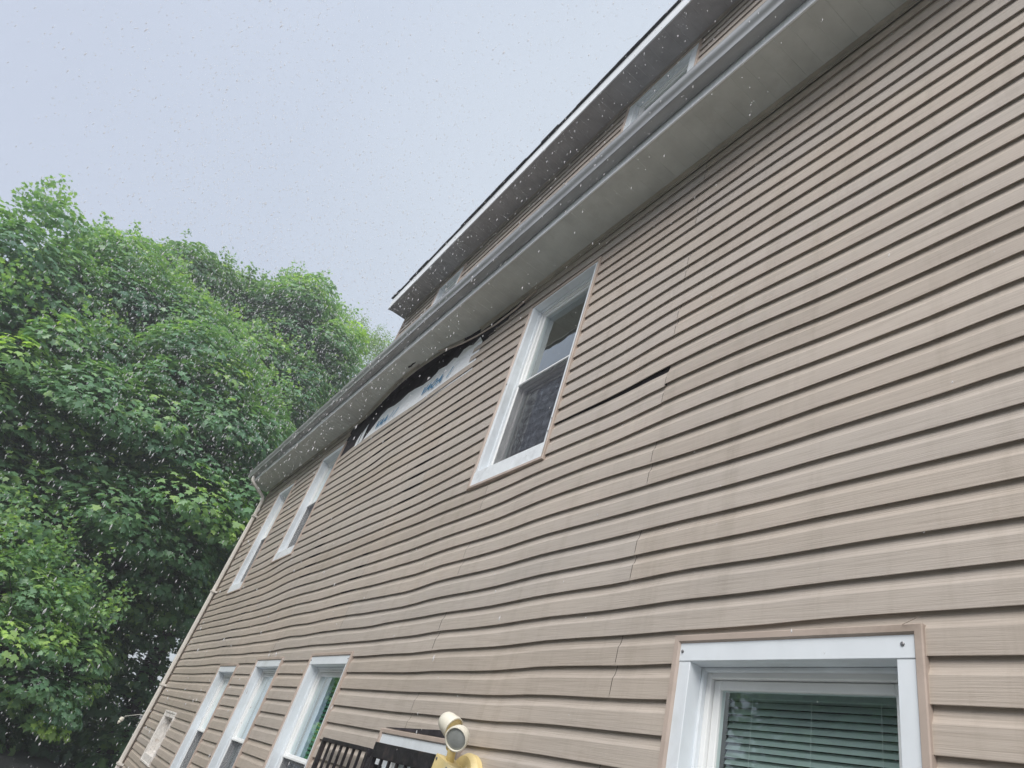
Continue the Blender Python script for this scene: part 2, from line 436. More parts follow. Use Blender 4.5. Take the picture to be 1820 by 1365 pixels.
# measured sag of the courses: (x, course, offset in courses)
CTRL = np.array([[-7.81,0,-0.74],[-8.03,1,-0.75],[-8.26,2,-0.71],[-8.48,3,-0.73],[-8.69,4,-0.79],[-8.9,5,-0.83],[-9.1,6,-0.93],[-9.29,7,-1.07],[-9.5,8,-1.12],[-9.72,9,-1.12],[-9.95,10,-1.06],[-10.15,11,-1.14],[-10.37,12,-1.17],[-5.96,0,-0.62],[-6.14,1,-0.49],[-6.29,2,-0.54],[-6.45,3,-0.55],[-6.61,4,-0.53],[-6.77,5,-0.54],[-6.92,6,-0.55],[-7.07,7,-0.59],[-7.24,8,-0.53],[-7.41,9,-0.5],[-7.57,10,-0.49],[-7.73,11,-0.47],[-7.88,12,-0.51],[-8.03,13,-0.56],[-8.2,14,-0.52],[-8.36,15,-0.52],[-8.54,16,-0.35],[-4.96,2,-0.54],[-5.08,3,-0.52],[-5.21,4,-0.49],[-5.32,5,-0.48],[-5.44,6,-0.46],[-5.55,7,-0.54],[-5.67,8,-0.51],[-5.8,9,-0.47],[-5.91,10,-0.53],[-6.03,11,-0.52],[-6.14,12,-0.56],[-6.27,13,-0.45],[-6.39,14,-0.43],[-6.51,15,-0.45],[-6.62,16,-0.5],[-6.73,17,-0.51],[-6.85,18,-0.56],[-6.95,19,-0.67],[-4.27,0,-0.43],[-4.36,1,-0.48],[-4.47,2,-0.41],[-4.56,3,-0.55],[-4.66,4,-0.57],[-4.77,5,-0.46],[-4.88,6,-0.45],[-4.97,7,-0.49],[-5.07,8,-0.49],[-5.19,9,-0.36],[-5.28,10,-0.48],[-5.37,11,-0.58],[-5.47,12,-0.66],[-5.58,13,-0.54],[-5.69,14,-0.44],[-5.8,15,-0.42],[-5.91,16,-0.32],[-6.01,17,-0.33],[-6.12,18,-0.29],[-6.22,19,-0.24],[-6.33,20,-0.19],[-6.44,21,-0.11],[-6.55,22,-0.06],[-6.65,23,-0.03],[-6.77,24,0.1],[-4.16,-1,-0.45],[-4.06,-2,-0.41],[-3.39,0,-0.29],[-3.46,1,-0.31],[-3.53,2,-0.32],[-3.6,3,-0.35],[-3.68,4,-0.29],[-3.75,5,-0.3],[-3.83,6,-0.25],[-3.9,7,-0.29],[-3.97,8,-0.32],[-4.05,9,-0.25],[-4.12,10,-0.27],[-3.31,-1,-0.35],[-3.24,-2,-0.35],[-3.17,-3,-0.34],[-2.14,-4,-0.22],[-2.18,-3,-0.2],[-2.21,-2,-0.22],[-2.25,-1,-0.15],[-2.29,0,-0.11],[-2.33,1,-0.15],[-2.36,2,-0.12],[-2.4,3,-0.1],[-2.44,4,-0.09],[-2.48,5,-0.06],[-2.52,6,-0.03],[-2.56,7,0.07],[-2.59,8,0.13],[-2.63,9,-0.04],[-2.66,10,-0.02],[-2.7,11,-0.06],[-2.77,13,0.01],[-2.81,14,-0.14],[-2.84,15,-0.18],[-2.88,16,-0.22],[-2.91,17,-0.28],[-2.95,18,-0.3],[-2.99,19,-0.11],[-3.03,20,-0.01],[-3.07,21,0.12],[-1.68,0,-0.06],[-1.69,1,-0.03],[-1.71,2,0.05],[-1.73,3,-0.03],[-1.75,4,-0.01],[-1.76,5,-0.04],[-1.78,6,-0.0],[-1.79,7,-0.07],[-1.81,8,0.05],[-1.83,9,0.17],[-1.85,10,0.19],[-1.87,11,0.22],[-1.88,12,0.27],[-1.9,13,0.22],[-1.92,14,0.11],[-1.93,15,0.15],[-1.95,16,0.07],[-1.96,17,-0.01],[-1.98,18,-0.05],[-1.99,19,-0.15],[-2.01,20,-0.12],[-2.03,21,-0.04],[-2.05,22,0.05],[-2.06,23,-0.07],[-2.08,24,-0.2],[-0.95,0,0.05],[-0.95,1,0.03],[-0.94,2,0.08],[-0.93,3,0.04],[-0.93,4,0.05],[-0.92,5,0.04],[-0.91,6,0.08],[-0.91,7,0.04],[-0.9,8,0.06],[-0.89,9,0.03],[-0.89,10,-0.01],[-0.88,11,-0.03],[-0.87,12,0.02],[-0.87,13,-0.02],[-0.86,14,-0.04],[-0.85,15,-0.03],[-0.85,16,-0.06],[-0.84,17,-0.11],[-0.83,18,-0.1],[-0.83,19,-0.08],[-0.82,20,-0.11],[-0.81,21,-0.07],[-0.81,22,-0.13],[-0.8,23,-0.26],[-0.8,24,-0.26],[-0.79,25,-0.23],[-0.78,26,-0.16],[-0.69,0,0.05],[-0.67,1,0.05],[-0.66,2,0.06],[-0.64,3,0.06],[-0.63,4,0.07],[-0.61,5,0.07],[-0.6,6,0.16],[-0.58,7,0.13],[-0.57,8,0.15],[-0.55,9,0.11],[-0.54,10,0.1],[-0.52,11,-0.03],[-0.51,12,0.05],[-0.49,13,-0.01],[-0.48,14,-0.05],[-0.46,15,-0.04],[-0.45,16,-0.01],[-0.43,17,-0.06],[-0.41,18,0.06],[-0.4,19,-0.02],[-0.38,20,0.06],[-0.37,21,-0.13],[-0.36,22,-0.25],[-0.7,-1,0.01],[-0.72,-2,-0.02],[-0.73,-3,-0.01],[-6.15,24,-0.12],[-5.51,24,0.14],[-5.3,24,0.3],[-7.23,24,0.06],[-7.54,24,0.06],[-7.98,24,-0.2],[-8.55,24,-0.6],[-12,24,-0.9],[-12,12,-1.15],[-12,0,-0.85],[-10.5,-6,-0.7]])
def sag_raw(x, r):
    sx = 0.22 + 0.07 * abs(x); sr = 1.1
    d2 = ((CTRL[:, 0] - x) / sx) ** 2 + ((CTRL[:, 1] - r) / sr) ** 2
    w_ = 1.0 / (d2 + 0.25) ** 2.2
    return float((w_ * CTRL[:, 2]).sum() / w_.sum())
GX = np.arange(XL - 0.4, XR + 0.5, 0.2)
GR = np.arange(-22, 31, 1.0)
SAG = np.array([[sag_raw(x, r) for r in GR] for x in GX])
ph = rng.uniform(0, 6.28, 16)
def buckle(x, r):
    """small ripples in the left half of the wall"""
    k = min(1.0, max(0.0, (-x - 2.2) / 2.5)) * min(1, max(0, (r + 1.5) / 3)) * min(1, max(0, (25 - r) / 3))
    s_ = 0
    for i in range(5):
        s_ += math.sin(x * (3.1 + 1.7 * i) + r * (0.16 + 0.13 * i) * (1 if i % 2 else -1) + ph[i]) * (0.45 / (1 + 0.6 * i))
    return k * s_
def sag(x, r):
    fx = min(max((x - GX[0]) / 0.2, 0), len(GX) - 1.001); fr = min(max(r - GR[0], 0), len(GR) - 1.001)
    i, j = int(fx), int(fr); a_, b_ = fx - i, fr - j
    return SAG[i, j] * (1 - a_) * (1 - b_) + SAG[i + 1, j] * a_ * (1 - b_) + SAG[i, j + 1] * (1 - a_) * b_ + SAG[i + 1, j + 1] * a_ * b_

WIN = [  # kind, x0, x1, z0, z1 (outer trim, above eye level), head height
    dict(n='BR', x0=-1.795, x1=-0.922, z0=-0.80, z1=0.740, head=0.062, side=0.050, style='blind'),
    dict(n='SM', x0=-4.03, x1=-3.08, z0=-0.80, z1=0.285, head=0.055, side=0.050, style='dark'),
    dict(n='W3', x0=-5.93, x1=-4.99, z0=-0.80, z1=0.750, head=0.062, side=0.045, style='green'),
    dict(n='W2', x0=-7.67, x1=-6.74, z0=-0.80, z1=0.735, head=0.062, side=0.045, style='reflection_sheet'),
    dict(n='W1', x0=-9.36, x1=-8.44, z0=-0.80, z1=0.680, head=0.062, side=0.045, style='reflection_sheet2'),
    dict(n='W0', x0=-11.45, x1=-10.60, z0=-0.60, z1=0.055, head=0.05, side=0.05, style='old'),
    dict(n='U3', x0=-4.025, x1=-3.100, z0=1.875, z1=3.685, head=0.010, side=0.032, style='sky_reflect'),  # no blind hung; the pale tone is sky mirrored in the glass
    dict(n='U2', x0=-9.44, x1=-8.50, z0=2.02, z1=3.715, head=0.060, side=0.045, style='dark2'),
    dict(n='U1', x0=-11.62, x1=-10.68, z0=1.77, z1=3.640, head=0.060, side=0.045, style='dark2'),
    dict(n='D1', x0=-7.40, x1=-6.60, z0=4.75, z1=6.03, head=0.06, side=0.07, style='dark2'),
    dict(n='D2', x0=-3.42, x1=-2.47, z0=4.75, z1=6.09, head=0.05, side=0.09, style='dark2'),
]
for q in WIN:
    q['z0'] += EYE; q['z1'] += EYE
TR = 0.027     # width of the tan trim around each opening
def inside(x, z, m_=0.012):
    for q in WIN:
        if q['x0'] + m_ < x < q['x1'] - m_ and q['z0'] + m_ < z < q['z1'] - m_:
            return True
    return False

# wall body with openings (grid cells cut exactly at the openings)
def wall_body(name, x0, x1, z0, z1, y0, y1, mat, parent):
    X = sorted(set([x0, x1] + [v for q in WIN for v in (q['x0'] + TR, q['x1'] - TR) if x0 < v < x1]))
    Z = sorted(set([z0, z1] + [v for q in WIN for v in (q['z0'] + TR, q['z1'] - TR) if z0 < v < z1]))
    mb = MB()
    for i in range(len(X) - 1):
        for j in range(len(Z) - 1):
            if inside((X[i] + X[i + 1]) / 2, (Z[j] + Z[j + 1]) / 2): continue
            mb.quad([(X[i], y0, Z[j]), (X[i + 1], y0, Z[j]), (X[i + 1], y0, Z[j + 1]), (X[i], y0, Z[j + 1])])
    return mb.build(name, mat, parent)
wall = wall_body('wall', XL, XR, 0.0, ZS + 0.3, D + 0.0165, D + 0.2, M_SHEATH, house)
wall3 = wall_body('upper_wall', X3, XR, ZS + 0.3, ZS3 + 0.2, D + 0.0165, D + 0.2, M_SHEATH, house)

# one double course panel
PROF = [(0.11, 0.0156), (0.11, 0.0024), (0.0, 0.0022), (0.0, 0.0004), (0.012, 0.0), (0.30, 0.0006), (0.60, 0.0012), (0.640, 0.0035), (0.70, 0.0078), (0.78, 0.0112), (0.90, 0.0135), (1.0, 0.0145), (1.13, 0.0150)]
def panel(r0, xa, xb, parent, drop=None, flat=False, top_cut=None, x_cut=None, ext=True):
    mb = MB()
    xs_ = [xa]
    step = 0.11 if xa > -9 else 0.16
    n_ = max(1, int((xb - xa) / step))
    xs_ = [xa + (xb - xa) * i / n_ for i in range(n_ + 1)]
    for q in WIN:
        for v in (q['x0'] + 0.012, q['x1'] - 0.012):
            if xa + 0.01 < v < xb - 0.01: xs_.append(v)
    xs_ = sorted(xs_)
    def zz(x, r):
        s_ = 0.0 if flat else sag(x, r)
        bk = 0.0 if flat else buckle(x, r)
        z_ = Z0 + (r + s_) * U + bk * 0.0075
        if drop: z_ -= drop(x) * min(1.2, max(0.12, (r - r0) / 2.0))
        return z_, bk
    for c in range(2):
        rb = r0 + c
        prof = list(PROF) if (ext or c == 0) else list(PROF[:-1])
        # extra levels where an opening ends
        xm = (xa + xb) / 2
        for q in WIN:
            if q['x1'] < xa or q['x0'] > xb: continue
            for zc in (q['z0'] + 0.012, q['z1'] - 0.012):
                xc = min(max((q['x0'] + q['x1']) / 2, xa), xb)
                zb, _ = zz(xc, rb); zt, _ = zz(xc, rb + 1)
                t_ = (zc - zb) / (zt - zb)
                if 0.02 < t_ < 0.98:
                    for k in range(4, len(prof) - 1):
                        if prof[k][0] < t_ < prof[k + 1][0]:
                            f = (t_ - prof[k][0]) / (prof[k + 1][0] - prof[k][0])
                            prof.insert(k + 1, (t_, prof[k][1] + f * (prof[k + 1][1] - prof[k][1])))
                            break
        n0 = len(mb.v)
        K = len(prof)
        for x in xs_:
            zb, k0 = zz(x, rb); zt, k1 = zz(x, rb + 1)
            for (t_, y_) in prof:
                bk = k0 + (k1 - k0) * t_
                yy = D + y_ + (0.0035 * bk if not flat else 0)
                mb.v.append((x, yy, zb + (zt - zb) * t_))
        for i in range(len(xs_) - 1):
            for k in range(K - 1):
                a_ = n0 + i * K + k
                pts = (a_, a_ + K, a_ + K + 1, a_ + 1)
                cx = sum(mb.v[p][0] for p in pts) / 4; cz = sum(mb.v[p][2] for p in pts) / 4
                if inside(cx, cz): continue
                if x_cut and x_cut(cx, cz): continue
                mb.f.append(pts); mb.m.append(0)
    if not mb.f: return None
    # a strip interrupted by an opening becomes one piece per side of it
    gaps = []
    spans = sorted({(round(min(mb.v[i][0] for i in f), 4), round(max(mb.v[i][0] for i in f), 4)) for f in mb.f})
    groups = []; cur = spans[0][1]; st = spans[0][0]
    for a_, b_ in spans[1:]:
        if a_ > cur + 0.002: groups.append((st, cur)); st = a_
        cur = max(cur, b_)
    groups.append((st, cur))
    for ga, gb in groups:
        fs = [f for f in mb.f if ga - 0.001 <= min(mb.v[i][0] for i in f) and max(mb.v[i][0] for i in f) <= gb + 0.001]
        used = sorted({i for f in fs for i in f}); mp = {o_: n_ for n_, o_ in enumerate(used)}
        sub = MB()
        sub.v = [mb.v[i] for i in used]; sub.f = [tuple(mp[i] for i in f) for f in fs]; sub.m = [0] * len(fs)
        sub.build('siding_panel', M_SIDE, parent)

SEAM_E = [-9.0, -5.53, -2.11, 1.35]      # seams of every other double course
SEAM_O = [-10.75, -7.27, -3.74, -0.35 + 0.95]
def seams(r0):
    s_ = SEAM_E if ((r0 // 2) % 2 == 1) == (True) else SEAM_O
    return s_
for r0 in range(-20, 28, 2):
    top = r0 + 2
    # courses whose upper lip is 12, 8, 4, 0 ... share one seam line
    s_ = SEAM_E if (top % 4 == 0) else SEAM_O
    cuts = [XL] + [v + 0.01 * math.sin(r0 * 1.7) for v in s_] + [XR]
    for i in range(len(cuts) - 1):
        xa, xb = cuts[i], cuts[i + 1]
        gap = 0.0015 if (r0, i) not in ((0, 2), (0, 1)) else 0.004
        xa2, xb2 = xa + gap * (i > 0), xb - gap * (i < len(cuts) - 2)
        if r0 == 10 and abs(xb - SEAM_E[2]) < 0.05:
            # this strip has slipped down at its right end and shows a black gap above it
            panel(r0, xa2, -3.6, wall)
            panel(r0, -3.6, xb2, wall, drop=lambda x: 0.030 * max(0.0, min(1.0, (x + 3.12) / 0.98)) ** 1.3, ext=False)
        elif r0 in (12, 16) and xa < -5.0 < xb:
            panel(r0, xa2, -5.0, wall)
            panel(r0, -5.0 + 0.002, xb2, wall, drop=lambda x: -0.006 * max(0.0, 1 - (x + 5.0) / 0.7))
        elif r0 >= 24 and i < len(cuts):
            # the torn strip between the second window and x = -5
            for (ya, yb) in ((xa2, min(xb2, -8.53)), (max(xa2, -5.03 + 0.12 * (r0 - 24)), xb2)):
                if yb - ya > 0.05:
                    panel(r0, ya, yb, wall, x_cut=(lambda cx, cz: cx < -4.2 and cx > -6 and cz > EYE + 3.71 + (cx + 5.0) * 0.19 and cx > -5.05) if r0 >= 24 else None)
        else:
            panel(r0, xa2, xb2, wall)
# top storey courses: rows continue to the upper soffit
Z3 = ZS3 - 18 * U
_z0 = Z0
Z0 = Z3
for k in range(2, 9):
    s_ = [-6.9, -3.9, -0.3] if k % 2 else [-5.4, -1.9, 1.4]
    cuts = [X3] + s_ + [XR]
    for i in range(len(cuts) - 1):
        panel(2 * k, cuts[i] + 0.0015, cuts[i + 1] - 0.0015, wall3, flat=True)
Z0 = _z0

# house wrap and sheathing seen in the torn strip
wr = MB()
topw = [(a_, b_ + (0.05 if b_ > 3.6 else 0)) for a_, b_ in [(-7.66, 3.50), (-7.54, 3.60), (-7.35, 3.70), (-7.17, 3.73), (-6.95, 3.70), (-6.81, 3.71), (-6.6, 3.74), (-6.41, 3.73), (-6.2, 3.70), (-6.0, 3.70), (-5.9, 3.735), (-5.84, 3.76), (-5.66, 3.74), (-5.51, 3.77), (-5.42, 3.735), (-5.33, 3.80), (-5.2, 3.79), (-5.12, 3.76), (-4.98, 3.79), (-4.9, 3.70)]]
for i in range(len(topw) - 1):
    (xa, za), (xb, zb) = topw[i], topw[i + 1]
    n_ = 4
    for k in range(n_):
        f0, f1 = k / n_, (k + 1) / n_
        def P(x, zt, f):
            zb_ = 3.40
            return (x, D + 0.010 + 0.004 * math.sin(x * 23) * f - 0.006 * f * f, EYE + zb_ + (zt - zb_) * f)
        wr.quad([P(xa, za, f0), P(xb, zb, f0), P(xb, zb, f1), P(xa, za, f1)])
wr.build('house_wrap', M_WRAP, wall)
fl = MB()
for (xa, xb, sgn) in ((-7.98, -7.86, 1), (-7.86, -7.72, 1)):
    fl.quad([(xa, D + 0.008, EYE + 3.40), (xb, D + 0.004, EYE + 3.40), (xb, D - 0.006, EYE + (3.74 if xb > -7.8 else 3.66)), (xa, D + 0.002, EYE + (3.66 if xb > -7.8 else 3.56))])
fl.build('house_wrap', M_WRAP, wall, label='small torn flap of white house wrap')
def lettering(body, x, z, size, parent):
    cu = bpy.data.curves.new('lettering', 'FONT')
    cu.body = body; cu.size = size; cu.shear = 0.45; cu.space_character = 1.25
    cu.extrude = 0.0008; cu.offset = 0.003
    cu.materials.append(M_INK)
    tmp = bpy.data.objects.new('lettering', cu)
    COL.objects.link(tmp)
    bpy.context.view_layer.update()
    me = bpy.data.meshes.new_from_object(tmp.evaluated_get(bpy.context.evaluated_depsgraph_get()))
    bpy.data.objects.remove(tmp)
    o = bpy.data.objects.new('lettering', me)
    off = worldloc(parent)
    o.parent = parent
    o.location = Vector((x, D - 0.003, z)) - off
    o.rotation_euler = (math.radians(90), 0, 0)
    COL.objects.link(o)
lettering('VAA / /', -7.36, EYE + 3.525, 0.155, wall)
lettering('VAOA  /', -6.10, EYE + 3.545, 0.150, wall)

# loose trim hanging out of the torn strip
tr = MB()
path = [(-4.05, D - 0.006, 3.895), (-4.31, 1.762, 3.80), (-4.62, 1.752, 3.775), (-4.94, 1.735, 3.785), (-5.22, 1.712, 3.81), (-5.45, 1.680, 3.835), (-5.66, 1.645, 3.885)]
rings = []
for i, (x, y, z) in enumerate(path):
    f = i / (len(path) - 1)
    h = 0.030 * (1 - 0.72 * f) + 0.004
    z += EYE
    rings.append([(x, y, z), (x, y - 0.003, z + 0.002), (x, y - 0.004, z + h), (x, y + 0.012, z + h + 0.004), (x, y + 0.014, z + h), (x, y, z + h - 0.002)])
tr.loft(rings, mi=0)
tr.build('loose_trim', M_TRIM, wall, label='thin strip of trim curling loose below the eave')

# bowed inner trim along the soffit
def bow(x):
    pts = [(-13.5, 0), (-8.35, 0), (-8.09, 0.006), (-7.59, 0.045), (-6.95, 0.098), (-6.61, 0.112), (-6.29, 0.115), (-6.02, 0.105), (-5.64, 0.085), (-5.45, 0.060), (-5.2, 0.02), (-4.9, 0.0), (4, 0)]
    for (a_, va), (b_, vb) in zip(pts, pts[1:]):
        if a_ <= x <= b_: return va + (vb - va) * (x - a_) / (b_ - a_)
    return 0
def channel(xa, xb, z, yw, parent, mat, bowed=True, n_=90):
    mb = MB(); rings = []
    for i in range(n_ + 1):
        x = xa + (xb - xa) * i / n_
        y = yw - (bow(x) if bowed else 0)
        dz = -0.010 * math.sin((x + 8) * 2.1) * (bow(x) > 0.02) if bowed else 0
        zz_ = z + dz
        leg = 0.030 + (0.03 if bowed and bow(x) > 0.0 else 0.0) * min(1, bow(x) / 0.03)
        rings.append([(x, y, zz_ - leg), (x, y - 0.008, zz_ - leg - 0.001), (x, y - 0.009, zz_ - 0.006), (x, y - 0.032, zz_ - 0.006), (x, y - 0.032, zz_), (x, y, zz_)])
    mb.loft(rings)
    return mb.build('trim_channel', mat, parent)
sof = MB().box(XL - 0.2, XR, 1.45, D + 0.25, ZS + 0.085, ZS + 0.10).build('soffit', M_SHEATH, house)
M_CHAN = simple('grey_trim_channel', (0.42, 0.39, 0.33), 0.6, 0.1, 5, dirt=(0.2, 0.19, 0.17))
channel(XL, -5.3, ZS, D - 0.001, sof, M_CHAN, n_=110)
channel(-5.0, XR, ZS, D - 0.001, sof, M_CHAN, n_=20)

def soffit_row(parent, xa, xb, yo, yi, z, mat, bowed, W_=0.305):
    x = xa; k = 0
    while x < xb - 0.01:
        x1 = min(x + W_, xb)
        mb = MB()
        # three boards per panel with V grooves, tiny sag per panel
        dz = random.uniform(-0.0004, 0.0004)
        lv = []
        nb = 3
        for j in range(nb):
            a_ = x + (x1 - x) * j / nb; b_ = x + (x1 - x) * (j + 1) / nb
            gv = 0.003
            lv += [(a_, z + 0.0020 + dz), (a_ + gv, z + dz), (b_ - gv, z + dz)]
        lv += [(x1 + 0.0005, z + 0.0020 + dz)]
        for (p, q) in zip(lv, lv[1:]):
            ya = yi - (bow(p[0]) if bowed else 0) + 0.0; yb = yi - (bow(q[0]) if bowed else 0)
            mb.quad([(p[0], yo, p[1]), (p[0], ya, p[1]), (q[0], yb, q[1]), (q[0], yo, q[1])])
        mb.build('soffit_panel', mat, parent)
        x = x1; k += 1
soffit_row(sof, XL - 0.20, XR, 1.436, D - 0.012, ZS, M_SOFFIT, True)
# gouge in the soffit
gg = MB()
pts = [(-0.085, 0.0), (-0.05, 0.012), (0.0, 0.014), (0.04, 0.004), (0.10, 0.010), (0.12, 0.0), (0.05, -0.010), (0.0, -0.004), (-0.05, -0.014)]
gg.v = [(-6.29 + px, 1.60 + py, ZS - 0.004) for px, py in pts] + [(-6.29 + px * 0.6, 1.60 + py * 0.6, ZS - 0.012) for px, py in pts]
n_ = len(pts)
gg.f = [tuple(range(n_, 2 * n_))] + [(i, (i + 1) % n_, n_ + (i + 1) % n_, n_ + i) for i in range(n_)]
gg.m = [0] * len(gg.f)
gg.build('torn_flap', M_SHEATH, sof, label='small dark torn flap hanging from the soffit')

# fascia, gutter
fas = MB()
fas.loft([[(x, 1.436, ZS - 0.004), (x, 1.430, ZS - 0.002), (x, 1.430, ZS + 0.20), (x, 1.445, ZS + 0.20), (x, 1.445, ZS + 0.004)] for x in (XL - 0.2, XR)])
fas.build('fascia', M_FASCIA, house)
gut = MB()
GP = [(1.428, 4.170), (1.428, 4.038), (1.420, 4.034), (1.352, 4.036), (1.345, 4.041), (1.3435, 4.070), (1.3400, 4.083), (1.3330, 4.094), (1.3250, 4.104), (1.3190, 4.118), (1.3165, 4.133), (1.3165, 4.158), (1.3150, 4.163), (1.3190, 4.168), (1.3300, 4.168), (1.3310, 4.160), (1.3200, 4.158), (1.3200, 4.133), (1.3290, 4.108), (1.3460, 4.078), (1.3480, 4.045), (1.424, 4.042), (1.424, 4.170)]
segs = [(-13.06, -9.9), (-9.9, -6.85), (-6.85, -3.75), (-3.75, -0.7), (-0.7, XR)]
for (xa, xb) in segs:
    m_ = 10
    gut_rings = []
    for i in range(m_ + 1):
        x = xa + (xb - xa) * i / m_
        dz = 0.003 * math.sin(x * 1.9) + 0.002 * math.sin(x * 5.3)
        gut_rings.append([(x, y + 0.0015 * math.sin(x * 3.7), EYE + z + dz) for y, z in GP])
    gut.loft(gut_rings, cap=False)
gutter = gut.build('gutter', M_GUTTER, house, smooth=False)
for p_ in gutter.data.polygons: p_.use_smooth = True
gutter.data.set_sharp_from_angle(angle=math.radians(28)) if hasattr(gutter.data, 'set_sharp_from_angle') else None
sl_ = MB()
for xs0 in (-9.9, -6.85, -3.75, -0.7):
    sl_ = MB(); sl_.loft([[(x, y + (-0.003 if y < 1.40 else 0.0), EYE + z + (-0.003 if z < 4.05 else 0.0)) for y, z in GP[2:14]] for x in (xs0 - 0.04, xs0 + 0.04)], closed=False)
    sl_.build('gutter_joint', M_GUTTER, gutter)
ec = MB(); ec.quad([(-13.062, y, EYE + z) for y, z in GP[:13]]); ec.build('end_cap', M_GUTTER, gutter)

# downspout
dsp = MB()
def recttube(mb, pts, w_, h_, r=0.010):
    pts = [Vector(p) for p in pts]
    rings = []
    for i, p in enumerate(pts):
        t = (pts[min(i + 1, len(pts) - 1)] - pts[max(i - 1, 0)]).normalized()
        u = Vector((1, 0, 0)); u = (u - t * u.dot(t)).normalized(); v = t.cross(u)
        ring = []
        for (sx_, sy_) in ((1, 1), (-1, 1), (-1, -1), (1, -1)):
            for (ax, ay) in (((w_ / 2), (h_ / 2 - r)), ((w_ / 2 - r), (h_ / 2))) if sx_ * sy_ > 0 else (((w_ / 2 - r), (h_ / 2)), ((w_ / 2), (h_ / 2 - r))):
                ring.append(p + u * sx_ * ax + v * sy_ * ay)
        rings.append(ring)
    mb.loft(rings)
DX = -12.74
recttube(dsp, [(DX, 1.388, EYE + 4.04), (DX, 1.388, EYE + 3.985), (DX, 1.394, EYE + 3.955), (DX, 1.42, EYE + 3.925), (DX, 1.66, EYE + 3.785), (DX, 1.715, EYE + 3.745), (DX, 1.730, EYE + 3.70), (DX, 1.732, EYE + 3.2)], 0.075, 0.052)
recttube(dsp, [(DX, 1.7315, EYE + 3.23), (DX, 1.7315, EYE + 1.0), (DX, 1.7315, 0.22), (DX, 1.70, 0.14), (DX, 1.55, 0.08)], 0.079, 0.055)
dso = dsp.build('downspout', M_PIPE, house)
st_ = MB()
for z in (3.35, 1.9, 0.35, -0.8): st_.box(DX - 0.06, DX + 0.06, 1.695, D + 0.005, EYE + z, EYE + z + 0.03)
st_.build('strap', M_PIPE, dso)
cp = MB().box(XL - 0.03, XL + 0.075, D - 0.010, D + 0.09, 0.0, ZS - 0.01, bev=0.003)
cp.build('corner_post', M_TRIM, house)
cp = MB().box(X3 - 0.025, X3 + 0.035, D - 0.010, D + 0.09, ZS + 0.10, ZS3 - 0.005, bev=0.003)
cp.build('corner_post', M_TRIM, house)

# side, back and roof
sw = MB()
Y1 = D + 7.2
sw.quad([(XL, D + 0.05, 0), (XL, Y1, 0), (XL, Y1, ZS), (XL, (D + Y1) / 2, ZS + 3.1), (XL, D + 0.05, ZS + 0.2)])
sw.quad([(XR, D + 0.02, 0), (XR, Y1, 0), (XR, Y1, ZS3), (XR, D + 0.02, ZS3)])
sw.quad([(XL, Y1, 0), (XR, Y1, 0), (XR, Y1, ZS), (XL, Y1, ZS)])
sw.quad([(X3, D + 0.05, ZS + 0.1), (X3, Y1 - 0.3, ZS + 0.1), (X3, Y1 - 0.3, ZS3 + 0.1), (X3, D + 0.05, ZS3 + 0.1)])
sw.build('side_wall', M_SIDE, house)
rf = MB()
rf.loft([[(x, 1.385, ZS + 0.235), (x, 1.385, ZS + 0.248), (x, (D + Y1) / 2, ZS + 3.2), (x, Y1 + 0.4, ZS + 0.2), (x, Y1 + 0.4, ZS + 0.17), (x, (D + Y1) / 2, ZS + 3.16)] for x in (XL - 0.2, X3)])
rf.quad([(X3, 1.385, ZS + 0.240), (XR, 1.385, ZS + 0.240), (XR, D + 0.02, ZS + 0.36), (X3, D + 0.02, ZS + 0.36)])
roof = rf.build('roof', M_SHINGLE, house)
# upper roof: soffit, fascia, shingles
sof3 = MB().box(X3 - 0.06, XR, 1.50, D + 0.2, ZS3 + 0.06, ZS3 + 0.075).build('soffit', M_SHEATH, house)
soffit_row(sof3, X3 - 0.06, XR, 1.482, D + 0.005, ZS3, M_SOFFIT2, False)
channel(X3, XR, ZS3 - 0.001, D - 0.001, sof3, simple('tan_upper_channel', (0.36, 0.33, 0.30), 0.6, 0.1, 5), bowed=False, n_=4)
f3 = MB()
f3.loft([[(x, 1.480, ZS3 - 0.006), (x, 1.474, ZS3 - 0.004), (x, 1.474, ZS3 + 0.215), (x, 1.490, ZS3 + 0.215), (x, 1.490, ZS3 + 0.004)] for x in (X3 - 0.065, XR)])
f3.loft([[(X3 - 0.075, 1.478, ZS3 - 0.005), (X3 - 0.062, 1.478, ZS3 - 0.005), (X3 - 0.062, 1.478, ZS3 + 0.215), (X3 - 0.075, 1.478, ZS3 + 0.215)],
         [(X3 - 0.075, D + 3.2, ZS3 + 0.9), (X3 - 0.062, D + 3.2, ZS3 + 0.9), (X3 - 0.062, D + 3.2, ZS3 + 1.10), (X3 - 0.075, D + 3.2, ZS3 + 1.10)]])
f3.build('fascia', M_FASCIA, house)
r3 = MB()
r3.quad([(X3 - 0.08, 1.46, ZS3 + 0.220), (XR, 1.46, ZS3 + 0.220), (XR, D + 3.4, ZS3 + 1.15), (X3 - 0.08, D + 3.4, ZS3 + 1.15)])
r3o = r3.build('upper_roof', M_SHINGLE, house)
x = X3 - 0.085; k = 0
shm = None
while x < XR:
    L_ = random.uniform(0.30, 0.34)
    dy = random.uniform(-0.006, 0.006); dz = random.uniform(0, 0.004)
    th = random.uniform(0.012, 0.020)
    MB().loft([[(xx, 1.447 + dy, ZS3 + 0.219 + dz), (xx, 1.447 + dy, ZS3 + 0.219 + dz + th), (xx, 1.60, ZS3 + 0.29), (xx, 1.60, ZS3 + 0.268)] for xx in (x, x + L_ - 0.004)]).build('shingle', M_SHINGLE, r3o)
    x += L_
x = XL - 0.2
